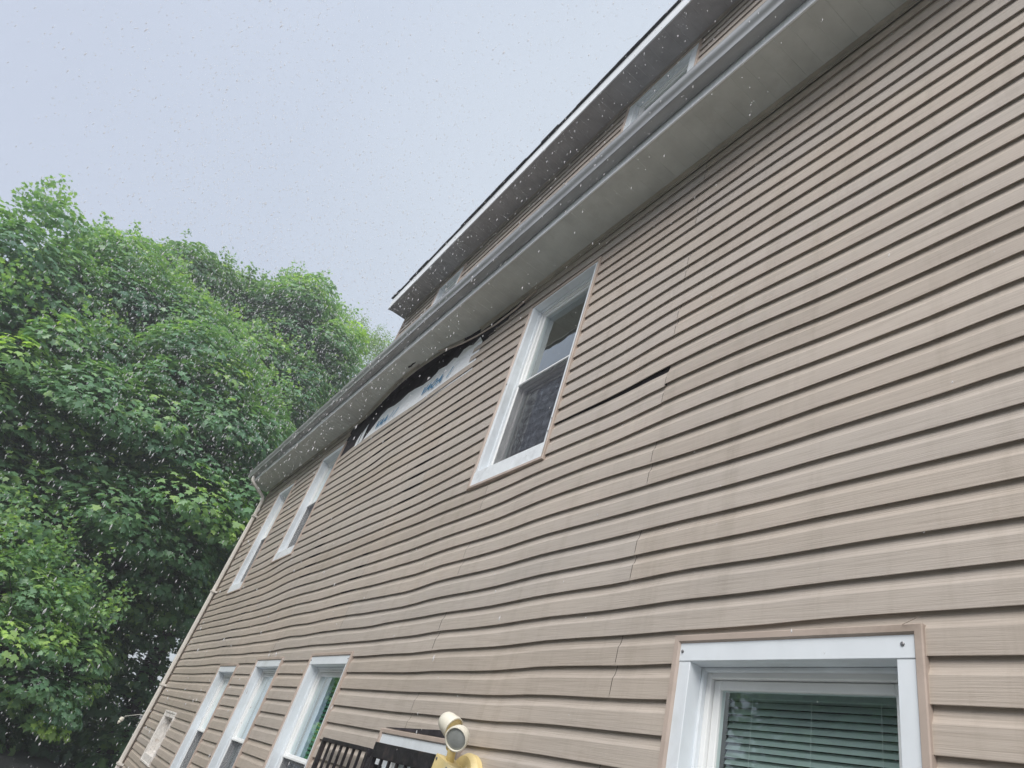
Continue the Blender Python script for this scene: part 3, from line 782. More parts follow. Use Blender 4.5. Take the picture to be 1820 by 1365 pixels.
while x < XR:
    L_ = random.uniform(0.30, 0.34)
    MB().loft([[(xx, 1.372, ZS + 0.228), (xx, 1.372, ZS + 0.243), (xx, 1.52, ZS + 0.31), (xx, 1.52, ZS + 0.29)] for xx in (x, x + L_ - 0.004)]).build('shingle', M_SHINGLE, roof)
    x += L_

# ------------------------------------------------------------------ windows
def window(q):
    x0, x1, z0, z1 = q['x0'], q['x1'], q['z0'], q['z1']
    old = q['style'] == 'old'
    W_ = M_OLD if old else M_WHITE
    # vinyl frame at the back of the reveal: the window itself
    yr = D + (0.048 if q['n'].startswith('D') else 0.078)           # front of the vinyl frame
    a, b_ = x0 + TR + q['side'], x1 - TR - q['side']
    zt = z1 - TR - q['head']
    sill = 0.13 if q['n'].startswith('U') else 0.09
    zb = z0 + TR + sill
    fr = MB()
    fw = 0.030
    fr.box(a, a + fw, yr, yr + 0.075, zb, zt, bev=0.003); fr.box(b_ - fw, b_, yr, yr + 0.075, zb, zt, bev=0.003)
    fr.box(a + fw, b_ - fw, yr, yr + 0.074, zt - fw, zt, bev=0.003)
    fr.box(a + fw, b_ - fw, yr, yr + 0.074, zb, zb + fw, bev=0.003)
    win = fr.build('window', M_OLD if old else M_VINYL, house)
    # tan trim, four pieces with a raised outer lip
    yt = D - 0.013
    tm = MB()
    def bar(p, q_, inner):   # p,q_: outer corners on the front plane, inner: direction to the opening
        (xa, za), (xb, zb_) = p, q_
        ix, iz = inner
        # ring: back outer, front outer, front inner (slanted in), back inner ; mitred ends
        rings_ = []
        for (xx, zz2, s_) in ((xa, za, 1), (xb, zb_, -1)):
            if ix == 0: mx_, mz = s_, 0
            else: mx_, mz = 0, s_
            def P(off, y_):
                return (xx + ix * off + mx_ * off, y_, zz2 + iz * off + mz * off)
            rings_.append([P(0.0, D + 0.012), P(0.0, yt + 0.004), P(0.003, yt), P(TR - 0.006, yt + 0.001), P(TR, yt + 0.010), P(TR, D + 0.012)])
        tm.loft(rings_)
    bar((x0, z0), (x0, z1), (1, 0)); bar((x1, z0), (x1, z1), (-1, 0))
    bar((x0, z1), (x1, z1), (0, -1)); bar((x0, z0), (x1, z0), (0, 1))
    tm.build('trim', M_OLD if old else M_TRIM, win)
    # white casing: side boards, head board, reveal returns
    yc = D - 0.001
    cs = MB()
    T2 = TR - 0.002
    for (xa, xb, s_) in ((x0 + T2, a, 1), (b_, x1 - T2, -1)):
        cs.box(xa, xb, yc, yr + 0.07, z0 + T2, zt + 0.0005, bev=0.002)
    cs.box(x0 + T2, x1 - T2, yc - 0.0025, yr + 0.069, zt, z1 - T2, bev=0.002)
    cs.build('casing', W_, win)
    # inner stop along the reveal
    sp = MB()
    sp.box(a, a + 0.012, yr - 0.020, yr - 0.001, zb, zt - 0.001, bev=0.002); sp.box(b_ - 0.012, b_, yr - 0.020, yr - 0.001, zb, zt - 0.001, bev=0.002)
    sp.box(a + 0.012, b_ - 0.012, yr - 0.020, yr - 0.001, zt - 0.012, zt - 0.001, bev=0.002)
    sp.build('stop_bead', W_, win)
    # sloping sill
    sb = MB()
    sb.loft([[(xx, yc - 0.004, z0 + T2), (xx, yc - 0.004, z0 + TR + sill * 0.86), (xx, yr + 0.01, zb + 0.004), (xx, yr + 0.06, zb + 0.004), (xx, yr + 0.06, z0 + T2)] for xx in (x0 + T2 + 0.001, x1 - T2 - 0.001)])
    sb.build('sill', M_OLD if old else M_SILL, win)
    if old:
        MB().box(a + fw, b_ - fw, yr + 0.03, yr + 0.04, zb + fw, zt - fw).build('board', M_OLD, win)
        return win
    # sashes
    zm = (zb + zt) / 2 + (0.0)
    sa, sbx = a + fw, b_ - fw
    s1 = MB(); sw_ = 0.030
    ys_ = yr + 0.016
    s1.box(sa + 0.001, sa + sw_, ys_, ys_ + 0.028, zm, zt - fw - 0.001, bev=0.003); s1.box(sbx - sw_, sbx - 0.001, ys_, ys_ + 0.028, zm, zt - fw - 0.001, bev=0.003)
    s1.box(sa + sw_, sbx - sw_, ys_, ys_ + 0.027, zt - fw - 0.032, zt - fw - 0.002, bev=0.003)
    s1.box(sa + sw_, sbx - sw_, ys_, ys_ + 0.027, zm, zm + 0.032, bev=0.003)
    su = s1.build('upper_sash', M_VINYL, win)
    MB().quad([(sa + sw_, ys_ + 0.013, zm + 0.032), (sbx - sw_, ys_ + 0.013, zm + 0.032), (sbx - sw_, ys_ + 0.013, zt - fw - 0.032), (sa + sw_, ys_ + 0.013, zt - fw - 0.032)]).build('glass', M_GLASS, su)
    s2 = MB(); yl = yr + 0.046
    s2.box(sa + 0.001, sa + sw_, yl, yl + 0.028, zb + fw, zm + 0.02, bev=0.003); s2.box(sbx - sw_, sbx - 0.001, yl, yl + 0.028, zb + fw, zm + 0.02, bev=0.003)
    s2.box(sa + sw_, sbx - sw_, yl, yl + 0.027, zb + fw, zb + fw + 0.04, bev=0.003)
    s2.box(sa + sw_, sbx - sw_, yl, yl + 0.027, zm - 0.02, zm + 0.018, bev=0.003)
    sl2 = s2.build('lower_sash', M_VINYL, win)
    MB().quad([(sa + sw_, yl + 0.013, zb + fw + 0.04), (sbx - sw_, yl + 0.013, zb + fw + 0.04), (sbx - sw_, yl + 0.013, zm - 0.02), (sa + sw_, yl + 0.013, zm - 0.02)]).build('glass', M_GLASS, sl2)
    # insect screen over the lower half
    sc = MB(); y_ = yr + 0.006
    sc.quad([(sa + 0.004, y_, zb + fw), (sbx - 0.004, y_, zb + fw), (sbx - 0.004, y_, zm - 0.004), (sa + 0.004, y_, zm - 0.004)])
    sco = sc.build('insect_screen', M_SCREEN, win)
    rail = MB().box(sa - 0.004, sbx + 0.004, yr - 0.006, yr + 0.010, zm - 0.004, zm + 0.014, bev=0.003)
    rail.build('meeting_rail', M_VINYL, win)
    # dark room behind
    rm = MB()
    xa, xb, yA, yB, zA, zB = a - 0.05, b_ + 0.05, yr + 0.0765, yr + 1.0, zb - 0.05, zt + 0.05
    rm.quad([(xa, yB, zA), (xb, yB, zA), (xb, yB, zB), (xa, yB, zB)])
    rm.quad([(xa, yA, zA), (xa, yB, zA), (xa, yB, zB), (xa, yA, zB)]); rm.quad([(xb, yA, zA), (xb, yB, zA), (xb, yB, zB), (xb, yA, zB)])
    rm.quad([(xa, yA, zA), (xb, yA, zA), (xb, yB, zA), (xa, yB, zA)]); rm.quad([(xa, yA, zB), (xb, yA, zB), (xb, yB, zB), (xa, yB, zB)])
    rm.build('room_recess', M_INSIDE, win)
    q['a'], q['b'], q['zb'], q['zt'], q['zm'], q['yr'] = sa, sbx, zb + fw, zt - fw, zm, yr
    # screws in the head casing
    if q['n'] in ('BR', 'U3', 'W3'):
        for (sx_, sz_) in ((x0 + TR + 0.012, z1 - TR - 0.028), (x1 - TR - 0.03, z1 - TR - 0.024)) if q['n'] != 'U3' else ((x1 - TR - 0.010, z0 + 0.32), (x1 - TR - 0.012, z0 + 0.22), (x0 + TR + 0.012, z0 + 0.95)):
            MB().lathe([(0, 0.0055), (0.003, 0.0055), (0.0045, 0.003)], (sx_, yc - 0.0025, sz_), (0, -1, 0), 10).build('screw', M_SCREW, win)
    if q['n'] == 'BR':   # corner of the tan trim has sprung up
        MB().loft([[(x1 - 0.050, yt - 0.001, z1 - 0.004), (x1 - 0.050, yt - 0.003, z1 - 0.004)], [(x1 - 0.012, yt - 0.010, z1 + 0.006), (x1 - 0.012, yt - 0.012, z1 + 0.006)],
                   [(x1 - 0.002, yt - 0.010, z1 + 0.012), (x1 - 0.002, yt - 0.012, z1 + 0.013)]], closed=True, cap=False).build('bent_corner', M_TRIM, win)
    return win
WLAB = {'BR': 'window with grey-green blinds nearest the camera', 'U3': 'upper window reflecting pale sky, with a screen on its lower half', 'W0': 'small boarded window with peeling white frame',
        'W3': 'ground floor window with green blind', 'SM': 'small window behind the black guard'}
for q in WIN:
    o = window(q)
    if q['n'] in WLAB: o['label'] = WLAB[q['n']]

Wd = {q['n']: q for q in WIN}
# blinds, and blue-grey sheets coloured like reflections in the glass
def blinds(q, xa, xb, mat, label, pitch=0.0222, tilt=-60, cords=True, y=None, n_=None, headrail=True):
    y = q['yr'] + 0.092 if y is None else y
    top = q['zt'] - 0.01
    root = empty('window_blind', ((xa + xb) / 2, y, q['zb']), label, 'window blind')
    z = top - 0.045
    me = None
    k = 0
    ca, sa_ = math.cos(math.radians(tilt)), math.sin(math.radians(tilt))
    while z > q['zb'] + 0.03 and (n_ is None or k < n_):
        if me is None:
            mb = MB()
            nn = 5
            L_ = (xb - xa) / 2
            off = worldloc(root)
            rows_ = []
            for xx in (-L_, L_):
                rows_.append([(off.x + xx, off.y + s_ * 0.0125 * ca * -1, off.z + s_ * 0.0125 * sa_ * 1 + 0.0018 * (1 - s_ * s_)) for s_ in (-1, -0.5, 0, 0.5, 1)])
            mb.loft(rows_, closed=False)
            o = mb.build('slat', mat, root, smooth=True)
            me = o.data
        else:
            o = bpy.data.objects.new('slat', me); o.parent = root; COL.objects.link(o)
        o.location = (0, 0, z - q['zb'])
        o.rotation_euler = (random.uniform(-0.04, 0.04), 0, random.uniform(-0.002, 0.002))
        z -= pitch; k += 1
    if headrail: MB().box(xa, xb, y - 0.015, y + 0.015, top - 0.030, top, bev=0.002).build('head_rail', mat, root)
    if cords:
        for f in (0.16, 0.5, 0.84):
            MB().tube([(xa + (xb - xa) * f, y - 0.014, top - 0.03), (xa + (xb - xa) * f, y - 0.014, q['zb'] + 0.03)], 0.0008, 5).build('cord', M_CORD, root)
    return root
q = Wd['BR']; blinds(q, q['a'] + 0.012, q['b'] - 0.004, M_BLIND, 'grey-green slatted blind hanging behind the glass of the largest window beside the camera')
q = Wd['W3']; blinds(q, q['a'] + 0.20, q['b'], M_BLIND2, 'dark green slatted blind beside a narrow painted reflection in the window next to the black guard', pitch=0.030, tilt=-62, cords=False)
def reflection_sheet(q, xa, xb, mat, label, z_top=None, z_bot=None, amp=0.012, y=None, freq=60, name='reflection_sheet', cat='reflection_sheet'):  # wavy sheet behind the glass, coloured like a reflection in it
    y = q['yr'] + 0.13 if y is None else y
    zt = q['zt'] if z_top is None else z_top; zb = q['zb'] if z_bot is None else z_bot
    mb = MB(); rings = []
    n_ = 40
    rows_ = []
    for j in range(2):
        z = zb if j == 0 else zt
        rows_.append([(xa + (xb - xa) * i / n_, y + amp * math.sin(i / n_ * (xb - xa) * freq + 0.5 * j) * (1 - 0.4 * j), z) for i in range(n_ + 1)])
    mb.loft(rows_, closed=False)
    o = mb.build(name, mat, None, smooth=True)
    tag(o, label, cat)
    return o
q = Wd['W3']; reflection_sheet(q, q['a'] - 0.01, q['a'] + 0.20, M_REFL, 'narrow blue-grey sheet imitating the reflected jamb beside the dark green blind', y=q['yr'] + 0.092)
q = Wd['W2']; reflection_sheet(q, q['a'] - 0.01, q['b'] + 0.01, M_REFL, 'blue-grey sheet imitating reflected sky in the middle of the three tall ground floor windows', y=q['yr'] + 0.092)
q = Wd['W1']; reflection_sheet(q, q['a'] - 0.01, q['b'] + 0.01, M_REFL, 'blue-grey sheet imitating reflected sky in the tall ground floor window next to the small peeling window', y=q['yr'] + 0.092)

# ------------------------------------------------------------------ floodlight
fl = empty('security_floodlight', (-2.93, D, EYE + 0.10), 'yellowed twin head floodlight with white bullet lamps mounted over the corner of the guarded window', 'floodlight')
bp_ = MB(); bp_.lathe([(0, 0.112), (0.028, 0.112), (0.052, 0.095), (0.058, 0.05)], (-2.94, D - 0.002, EYE + 0.13), (0, -1, 0), 40)
bp_.build('back_plate', M_YELLOW, fl, smooth=False)
bx = MB()
bx.loft([[(-3.060, 1.735, EYE + 0.085), (-2.890, 1.735, EYE + 0.040), (-2.880, 1.735, EYE + 0.165), (-3.045, 1.735, EYE + 0.205)],
         [(-3.045, 1.640, EYE + 0.105), (-2.885, 1.640, EYE + 0.060), (-2.875, 1.640, EYE + 0.160), (-3.030, 1.640, EYE + 0.200)]])
bx.build('junction_cover', M_YELLOW, fl)
ar = MB(); ar.tube([(-2.965, 1.68, EYE + 0.17), (-2.965, 1.675, EYE + 0.225), (-2.968, 1.668, EYE + 0.25)], 0.019, 12)
ar.tube([(-2.99, 1.67, EYE + 0.235), (-2.93, 1.66, EYE + 0.245)], 0.016, 12)
ar.build('arm', M_YELLOW, fl, smooth=True)
for (sx_, sz_) in ((-3.015, 0.180), (-2.905, 0.150)):
    MB().lathe([(0, 0.006), (0.004, 0.006), (0.006, 0.003)], (sx_, 1.640, EYE + sz_), (0, -1, 0), 10).build('screw', M_SCREW, fl)
HP = [(-0.050, 0.003), (-0.049, 0.015), (-0.043, 0.030), (-0.031, 0.040), (-0.012, 0.0465), (0.010, 0.049), (0.022, 0.049), (0.0225, 0.0515), (0.040, 0.0515), (0.042, 0.047), (0.034, 0.0445)]
def head(o_, ax, mlens, lbl):
    h = MB().lathe(HP, o_, ax, 32).build('lamp_head', M_LAMPW, fl, smooth=True, label=lbl)
    if hasattr(h.data, 'set_sharp_from_angle'): h.data.set_sharp_from_angle(angle=math.radians(40))
    MB().lathe([(0.030, 0.046), (0.034, 0.0445), (0.038, 0.030), (0.040, 0.004)], o_, ax, 32).build('lens', mlens, h, smooth=True)
head((-3.010, 1.645, EYE + 0.328), (0.86, 0.34, -0.40), M_YELLOW, 'rear lamp head turned away')
head((-2.860, 1.630, EYE + 0.278), (0.60, -0.66, -0.42), M_LENS, 'front lamp head with grey lens')
sn = MB().lathe([(-0.05, 0.006), (-0.045, 0.025), (-0.02, 0.038), (0.01, 0.042), (0.03, 0.040)], (-3.00, 1.675, EYE + 0.075), (0.3, -0.55, -0.8), 24)
sno = sn.build('sensor_housing', M_YELLOW, fl, smooth=True)
MB().lathe([(0.028, 0.039), (0.04, 0.030), (0.045, 0.012), (0.046, 0.002)], (-3.00, 1.675, EYE + 0.075), (0.3, -0.55, -0.8), 24).build('sensor_lens', simple('grey_sensor_lens', (0.42, 0.39, 0.34), 0.3), sno, smooth=True)

# ------------------------------------------------------------------ window guards
def guard(x0, x1, zt, zb, y, label, nb, top_h, group=None):
    r_ = empty('window_guard', ((x0 + x1) / 2, y, zb), label, 'window guard')
    f = MB()
    f.box(x0, x1, y - 0.012, y + 0.014, zt - top_h, zt, bev=0.002); f.box(x0, x1, y - 0.012, y + 0.014, zb, zb + 0.03, bev=0.002)
    f.box(x0, x0 + 0.030, y - 0.012, y + 0.0135, zb + 0.03, zt - top_h, bev=0.002); f.box(x1 - 0.030, x1, y - 0.012, y + 0.0135, zb + 0.03, zt - top_h, bev=0.002)
    f.build('frame', M_BLACK, r_)
    me = None
    for i in range(nb):
        x = x0 + 0.03 + (x1 - x0 - 0.06) * (i + 1) / (nb + 1)
        MB().box(x - 0.007, x + 0.007, y - 0.007, y + 0.007, zb + 0.03, zt - top_h).build('bar', M_BLACK, r_)
    for z in (zt - 0.19, zt - 0.55, zt - 0.9):
        if z > zb + 0.1: MB().box(x0 + 0.03, x1 - 0.03, y + 0.0075, y + 0.0135, z - 0.009, z + 0.009).build('cross_bar', M_BLACK, r_)
    return r_
guard(-4.70, -3.93, EYE + 0.165, EYE - 0.85, 1.715, 'black steel bar guard swung open against the siding between two windows', 6, 0.022)
g2 = guard(-3.84, -2.99, EYE + 0.200, EYE - 0.85, 1.700, 'black steel guard closed over the small window beneath the floodlight', 7, 0.075)
hg = MB()
for z in (0.12, -0.6): hg.tube([(-3.885, 1.705, EYE + z), (-3.885, 1.705, EYE + z - 0.07)], 0.012, 8); hg.box(-3.90, -3.87, 1.708, D, EYE + z - 0.06, EYE + z - 0.02)
hg.build('hinge', M_BLACK, g2)
# black gap where the siding has pulled away over this window
MB().loft([[(-3.98, D - 0.004, EYE + 0.292), (-3.98, D - 0.005, EYE + 0.294)], [(-3.3, D - 0.004, EYE + 0.288), (-3.3, D - 0.005, EYE + 0.322)], [(-3.06, D - 0.004, EYE + 0.288), (-3.06, D - 0.005, EYE + 0.326)]], cap=False).build('open_joint', M_SHEATH, wall)

# cable sticking out past the corner
cb = MB()
cb.tube([(-12.80, 1.76, EYE - 0.10), (-12.9, 1.66, EYE - 0.12), (-13.0, 1.50, EYE - 0.20), (-13.02, 1.46, EYE - 0.30)], 0.006, 6)
cbo = tag(cb.build('cable', M_CABLE, None), 'thin pale cable with an insulator sticking out past the house corner', 'cable')
MB().lathe([(0, 0.006), (0.01, 0.03), (0.05, 0.034), (0.06, 0.02), (0.08, 0.024), (0.11, 0.006)], (-13.01, 1.48, EYE - 0.22), (0, -0.25, -0.9), 12).build('insulator', M_LAMPW, cbo)

# ------------------------------------------------------------------ trees
def maple_leaf():
    """outline of one five lobed leaf in the xy plane, stem at the origin, tip along +y"""
    o = [(0.0, 0.0), (0.20, -0.10), (0.42, 0.10), (0.28, 0.26), (0.52, 0.52), (0.22, 0.52), (0.0, 1.0)]
    return np.array(o + [(-x, y) for x, y in o[-2:0:-1]])
LEAF = maple_leaf()
LEAF_S = np.array([(0.0, 0.0), (0.30, 0.35), (0.12, 0.62), (0.0, 1.0), (-0.12, 0.62), (-0.30, 0.35)])

def leaves_mesh(name, P, Nrm, size, tone, outline, mat, parent):
    n = len(P); k = len(outline)
    Nrm = Nrm / np.linalg.norm(Nrm, axis=1, keepdims=True)
    ref = rng.normal(size=(n, 3))
    ref[:, 2] -= 0.9          # tips hang
    T = ref - (ref * Nrm).sum(1, keepdims=True) * Nrm
    T /= np.linalg.norm(T, axis=1, keepdims=True)
    B = np.cross(Nrm, T)
    ox, oy = outline[:, 0], outline[:, 1] - 0.4
    bend = -(0.25 * (ox ** 2) + 0.18 * (oy ** 2))
    V = (P[:, None, :] + size[:, None, None] * (B[:, None, :] * ox[None, :, None] + T[:, None, :] * oy[None, :, None] + Nrm[:, None, :] * bend[None, :, None] * 1.2))
    V = V.reshape(-1, 3)
    off = worldloc(parent) if parent is not None else Vector((0, 0, 0))
    V = V - np.array(off)
    me = bpy.data.meshes.new(name)
    me.vertices.add(n * k); me.vertices.foreach_set('co', V.astype(np.float32).ravel())
    me.loops.add(n * k); me.loops.foreach_set('vertex_index', np.arange(n * k, dtype=np.int32))
    me.polygons.add(n); me.polygons.foreach_set('loop_start', np.arange(0, n * k, k, dtype=np.int32))
    me.polygons.foreach_set('loop_total', np.full(n, k, dtype=np.int32))
    me.materials.append(mat)
    me.update(calc_edges=True)
    at_ = me.attributes.new('tone', 'FLOAT', 'POINT')
    at_.data.foreach_set('value', np.repeat(tone, k).astype(np.float32))
    o = bpy.data.objects.new(name, me); o.parent = parent; COL.objects.link(o)
    return o

def tree(name, base, blobs, label, cat, mat, leaf=0.13, nclump=140, per=150, clump_r=0.75, outline=LEAF, young=0.10, trunk_r=0.28, group=None, view=(0, 0, EYE), tips=True):
    base = Vector(base)
    root = empty(name, base, label, cat, group)
    cen, rad = [], []
    P, Nn, S, T = [], [], [], []
    vol = sum(b[3] * b[4] for b in blobs)
    ends = []
    for (bx_, by_, bz_, rh, rv) in blobs:
        nc = int(nclump * rh * rv / vol)
        u = rng.normal(size=(nc * 3, 3)); u /= np.linalg.norm(u, axis=1, keepdims=True)
        # prefer the outside that is up or faces the open side
        v_ = np.array(view) - np.array((bx_, by_, bz_)); v_ /= np.linalg.norm(v_)
        keep = (u @ v_ > -0.35)
        u = u[keep][:nc]
        for d_ in u:
            rr = rng.uniform(0.72, 1.04)
            c_ = np.array((bx_, by_, bz_)) + d_ * np.array((rh, rh, rv)) * rr
            if c_[2] < 0.4: continue
            r_ = clump_r * rng.uniform(0.6, 1.35)
            ends.append(c_)
            m_ = int(per * (r_ / clump_r) ** 2)
            axis = d_ * 0.8 + np.array((0, 0, 0.75)); axis /= np.linalg.norm(axis)
            w3 = rng.normal(size=(m_, 3)); w3 /= np.linalg.norm(w3, axis=1, keepdims=True)
            flip = (w3 @ axis) < -0.15
            w3[flip] = -w3[flip]
            rad_ = rng.uniform(0.35, 1.0, size=(m_, 1)) ** 0.35
            sc_ = np.array((1.0, 1.0, 0.62))
            p_ = c_ + w3 * rad_ * r_ * sc_
            # outward drooping fringe
            p_[:, 2] -= 0.35 * r_ * (np.hypot(w3[:, 0], w3[:, 1]) ** 3)
            nn = w3 * 0.9 + np.array((0, 0, 0.8)) + rng.normal(size=(m_, 3)) * 0.27
            P.append(p_); Nn.append(nn)
            S.append(leaf * rng.uniform(0.65, 1.25, m_))
            yb = rng.random() < young
            t_ = rng.normal(0.40, 0.14, m_) + 0.10 * rng.normal() + (0.40 * np.clip(w3 @ axis, 0, 1) if yb else 0.10 * (w3 @ axis))
            T.append(np.clip(t_, 0, 1))
        # leading shoots that break the outline
        if tips:
            for _ in range(int(nc * 1.0)):
                d_ = rng.normal(size=3); d_[2] = abs(d_[2]) + 0.6; d_ /= np.linalg.norm(d_)
                c_ = np.array((bx_, by_, bz_)) + d_ * np.array((rh, rh, rv)) * 1.0
                L_ = rng.uniform(0.4, 1.1)
                m_ = 46
                f = rng.random(m_)
                up_ = d_ * 0.5 + np.array((0, 0, 0.9)); up_ /= np.linalg.norm(up_)
                p_ = c_ + up_ * (f * L_)[:, None] + rng.normal(size=(m_, 3)) * (0.20 * (1 - 0.65 * f))[:, None]
                P.append(p_); Nn.append(rng.normal(size=(m_, 3)) * 0.6 + np.array((0, 0, 0.8)))
                S.append(leaf * rng.uniform(0.5, 1.0, m_) * (1 - 0.35 * f)); T.append(np.clip(rng.normal(0.58, 0.12, m_) + 0.1 * f, 0, 1))
    P = np.concatenate(P); Nn = np.concatenate(Nn); S = np.concatenate(S); T = np.concatenate(T)
    leaves_mesh('crown', P, Nn, S, T, outline, mat, root)
    # trunk and limbs
    tb = MB()
    top = Vector((np.mean([b[0] for b in blobs]), np.mean([b[1] for b in blobs]), max(b[2] for b in blobs)))
    pts = [base + (top - base) * f + Vector((0.15 * math.sin(5 * f), 0.12 * math.cos(4 * f), 0)) for f in (0, 0.03, 0.12, 0.3, 0.5, 0.7, 0.95)]
    tb.tube(pts, [trunk_r * 1.5, trunk_r * 1.1, trunk_r, trunk_r * 0.82, trunk_r * 0.6, trunk_r * 0.38, trunk_r * 0.1], 10)
    tk = tb.build('trunk', M_BARK, root, smooth=True)
    lb = MB()
    idx = rng.choice(len(ends), min(len(ends), 46), replace=False)
    for i in idx:
        e_ = Vector(ends[i]); f = max(0.15, min(0.85, (e_.z - base.z) / (top.z - base.z + 0.1) * 0.75))
        s0 = base + (top - base) * f
        mid = (s0 + e_) / 2 + Vector((random.uniform(-.3, .3), random.uniform(-.3, .3), 0.35))
        r_ = trunk_r * 0.24
        lb.tube([s0, s0 * 0.5 + mid * 0.5 + Vector((0, 0, 0.1)), mid, mid * 0.45 + e_ * 0.55, e_], [r_, r_ * 0.8, r_ * 0.55, r_ * 0.35, r_ * 0.12], 6)
    lb.build('limb', M_BARK, root, smooth=True)
    return root
tree('maple_tree', (-18.5, -6.4, 0), [(-18.8, -7.6, 6.6, 2.5, 2.5), (-17.8, -5.4, 9.0, 1.4, 1.7), (-18.4, -4.2, 8.3, 1.5, 1.7), (-17.2, -8.0, 5.0, 2.6, 2.4), (-17.2, -5.0, 6.2, 2.2, 2.0), (-18.0, -6.2, 3.6, 2.2, 1.6), (-18.2, -7.0, 1.8, 2.4, 1.6)],
     'tall maple at the picture edge with light green shoots rising highest above the siding end', 'tree', M_LEAF, leaf=0.175, nclump=250, per=250, clump_r=0.95)
tree('maple_tree', (-19.5, -1.6, 0), [(-19.6, -3.4, 9.9, 1.9, 1.9), (-19.4, -1.6, 9.3, 2.2, 1.9), (-18.0, -0.2, 7.6, 2.3, 2.0), (-17.8, -2.8, 6.4, 2.4, 1.9), (-18.4, -0.8, 4.2, 2.4, 1.9), (-17.2, 0.8, 5.8, 1.8, 1.8), (-18.6, -3.0, 3.2, 2.0, 1.5)],
     'broad mid green maple directly beyond the downspout corner of the house', 'tree', M_LEAF, leaf=0.175, nclump=290, per=250, clump_r=0.95)
tree('maple_tree', (-23.0, -1.2, 0), [(-23.2, -2.6, 12.7, 2.3, 2.0), (-23.4, 0.2, 13.4, 2.2, 2.2), (-22.5, -1.0, 9.5, 3.2, 3.0)],
     'darker maple rising behind the broad one with a rounded top', 'tree', M_LEAF2, leaf=0.18, nclump=200, per=230, clump_r=1.0)
tree('maple_tree', (-22.5, 2.6, 0), [(-22.3, 1.0, 14.2, 1.6, 1.6), (-21.8, 2.2, 13.3, 1.4, 1.7), (-21.4, 1.0, 10.4, 2.0, 2.2), (-21.2, 2.6, 9.0, 1.8, 2.2), (-20.6, 1.8, 6.2, 2.4, 2.2)],
     'maple leaning nearest the gutter with a pointed shoot against the sky', 'tree', M_LEAF, leaf=0.175, nclump=220, per=230, clump_r=0.9)
tree('locust_tree', (-31.0, 5.0, 0), [(-31.0, 4.6, 18.6, 2.2, 2.6), (-30.5, 6.3, 18.2, 1.9, 2.8), (-30.0, 5.6, 13.0, 2.8, 3.5)],
     'thin pale leaved tree farthest off, seen just above the gutter', 'tree', M_LEAF3, leaf=0.15, nclump=190, per=60, clump_r=0.7, outline=LEAF_S, young=0.3)
tree('maple_tree', (-13.2, -4.9, 0), [(-13.4, -5.3, 2.7, 1.0, 1.6), (-13.0, -5.0, 4.2, 0.8, 0.9)],
     'young bright green maple low at the picture edge', 'tree', M_LEAF, leaf=0.13, nclump=64, per=110, clump_r=0.5, young=0.5, trunk_r=0.07)
tree('maple_sapling', (-15.3, -1.3, 0), [(-15.2, -1.2, 2.4, 1.2, 1.0), (-15.3, -0.1, 1.8, 1.2, 0.9)],
     'low bright sapling beside the small peeling window end of the house', 'tree', M_LEAF, leaf=0.13, nclump=60, per=100, clump_r=0.45, young=0.6, trunk_r=0.05)
tree('dark_tree', (-25.0, -7.5, 0), [(-24.5, -9.5, 6.5, 3.8, 5.0), (-23.0, -4.0, 4.5, 3.6, 4.5), (-22.0, 1.5, 4.0, 3.4, 4.4), (-20.5, 3.6, 3.0, 3.0, 3.4), (-21.5, -7.0, 2.2, 3.4, 2.4), (-21.0, -2.0, 1.8, 3.4, 2.0), (-27.0, 2.5, 2.4, 3.2, 2.6), (-27.5, -3.5, 2.4, 3.4, 2.8)],
     'dark shaded trees massed low behind the maples', 'tree', M_LEAF2, leaf=0.22, nclump=680, per=120, clump_r=1.1, young=0.0, tips=False)
tree('added_tree', (-7.0, -15.0, 0), [(-9.0, -15.0, 4.5, 3.9, 4.6), (-3.5, -16.0, 4.5, 3.9, 4.6), (-14.5, -15.0, 4.5, 3.9, 4.6)],
     'dark trees added out of view for the window glass to reflect', 'tree', M_LEAF2, leaf=0.32, nclump=520, per=90, clump_r=1.3, young=0.0, tips=False, view=(-6, 1.5, 2))  # added behind the camera so the glass has something dark to reflect
tree('added_tree', (3.0, -14.0, 0), [(1.5, -15.0, 3.6, 3.4, 3.6), (6.5, -15.5, 4.0, 3.4, 4.0)],
     'smaller dark tree added out of view for the nearest window to reflect', 'tree', M_LEAF2, leaf=0.30, nclump=420, per=90, clump_r=1.3, young=0.0, tips=False, view=(0, 1.5, 2))  # also added out of view, to darken the reflection in the near pane

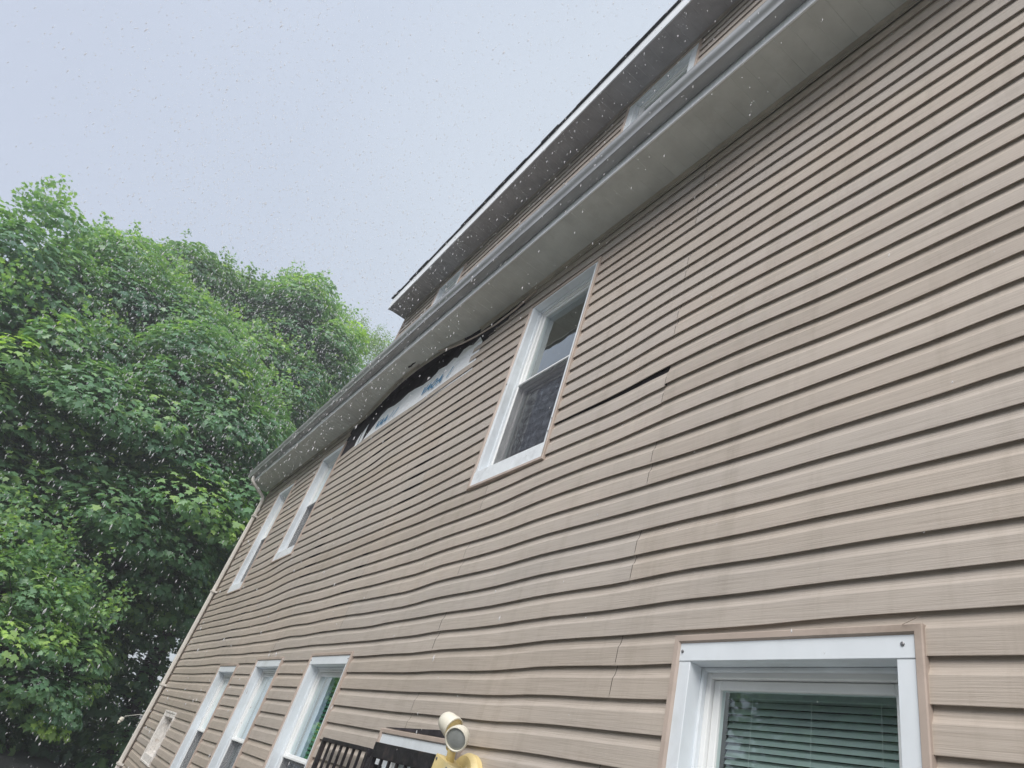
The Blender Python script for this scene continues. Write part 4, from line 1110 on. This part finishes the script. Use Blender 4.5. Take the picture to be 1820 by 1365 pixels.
# ------------------------------------------------------------------ falling rain
def rain():
    boxes = [(16000, (-9.5, 0.8), (-3.2, 1.28), (EYE - 0.6, EYE + 6.2)), (34000, (-9.5, 0.2), (-1.8, 1.28), (EYE + 2.6, EYE + 6.4)), (2500, (-13.5, -9), (-5, 1.2), (0.5, EYE + 6.2))]
    P = np.concatenate([np.stack([rng.uniform(*bx_, k), rng.uniform(*by_, k), rng.uniform(*bz_, k)], 1) for k, bx_, by_, bz_ in boxes])
    d_ = np.linalg.norm(P - np.array((0, 0, EYE)), axis=1)
    P = P[d_ > 0.8]; d_ = d_[d_ > 0.8]
    n = len(P)
    r = (0.0008 + 0.0024 * rng.random(n) ** 4) * np.clip(0.40 + 0.20 * d_, 0.5, 2.1)
    st = rng.uniform(1.1, 4.5, n)
    lean = rng.normal(0, 0.05, (n, 2)) + np.array((0.10, 0.0))
    base = np.array([(1, 0, 0), (0, 1, 0), (-1, 0, 0), (0, -1, 0), (0, 0, 1), (0, 0, -1)], float)
    fc = np.array([(0, 1, 4), (1, 2, 4), (2, 3, 4), (3, 0, 4), (1, 0, 5), (2, 1, 5), (3, 2, 5), (0, 3, 5)])
    V = base[None] * r[:, None, None]
    V[:, :, 2] *= st[:, None]
    V[:, :, 0] += V[:, :, 2] * lean[:, 0:1]; V[:, :, 1] += V[:, :, 2] * lean[:, 1:2]
    V += P[:, None, :]
    F = (fc[None] + (np.arange(n) * 6)[:, None, None]).reshape(-1)
    me = bpy.data.meshes.new('rain')
    me.vertices.add(n * 6); me.vertices.foreach_set('co', V.astype(np.float32).ravel())
    m_ = n * 8
    me.loops.add(m_ * 3); me.loops.foreach_set('vertex_index', F.astype(np.int32))
    me.polygons.add(m_); me.polygons.foreach_set('loop_start', np.arange(0, m_ * 3, 3, dtype=np.int32)); me.polygons.foreach_set('loop_total', np.full(m_, 3, dtype=np.int32))
    me.polygons.foreach_set('use_smooth', np.ones(m_, dtype=bool))
    m, t, bs = newmat('rain_drop')
    t.nodes.remove(bs)
    df = t.nodes.new('ShaderNodeBsdfDiffuse'); df.inputs['Color'].default_value = (0.97, 0.98, 1, 1)
    tl = t.nodes.new('ShaderNodeBsdfTranslucent'); tl.inputs['Color'].default_value = (0.97, 0.98, 1, 1)
    tp = t.nodes.new('ShaderNodeBsdfTransparent')
    m1 = t.nodes.new('ShaderNodeMixShader'); m1.inputs[0].default_value = 0.4
    m2 = t.nodes.new('ShaderNodeMixShader'); m2.inputs[0].default_value = 0.5
    t.links.new(df.outputs[0], m1.inputs[1]); t.links.new(tl.outputs[0], m1.inputs[2])
    t.links.new(m1.outputs[0], m2.inputs[1]); t.links.new(tp.outputs[0], m2.inputs[2])
    t.links.new(m2.outputs[0], t.nodes['Material Output'].inputs['Surface'])
    me.materials.append(m)
    me.update(calc_edges=True)
    o = bpy.data.objects.new('rain', me); COL.objects.link(o)
    tag(o, 'sparse falling rain drops in the air before the wall', 'rain', kind='stuff')
rain()

# ------------------------------------------------------------------ damp air
HAZE = True
if HAZE:
    hz = MB().box(-48, 30, -30, 30, -1.2, 27)
    m = bpy.data.materials.new('damp_air'); m.use_nodes = True
    t = m.node_tree; t.nodes.clear()
    o_ = t.nodes.new('ShaderNodeOutputMaterial'); v = t.nodes.new('ShaderNodeVolumePrincipled')
    v.inputs['Color'].default_value = (0.92, 0.95, 1.0, 1); v.inputs['Density'].default_value = 0.005
    v.inputs['Anisotropy'].default_value = 0.2
    t.links.new(v.outputs[0], o_.inputs['Volume'])
    tag(hz.build('haze', m), 'pale damp haze in the air around the house and trees', 'haze', kind='stuff')
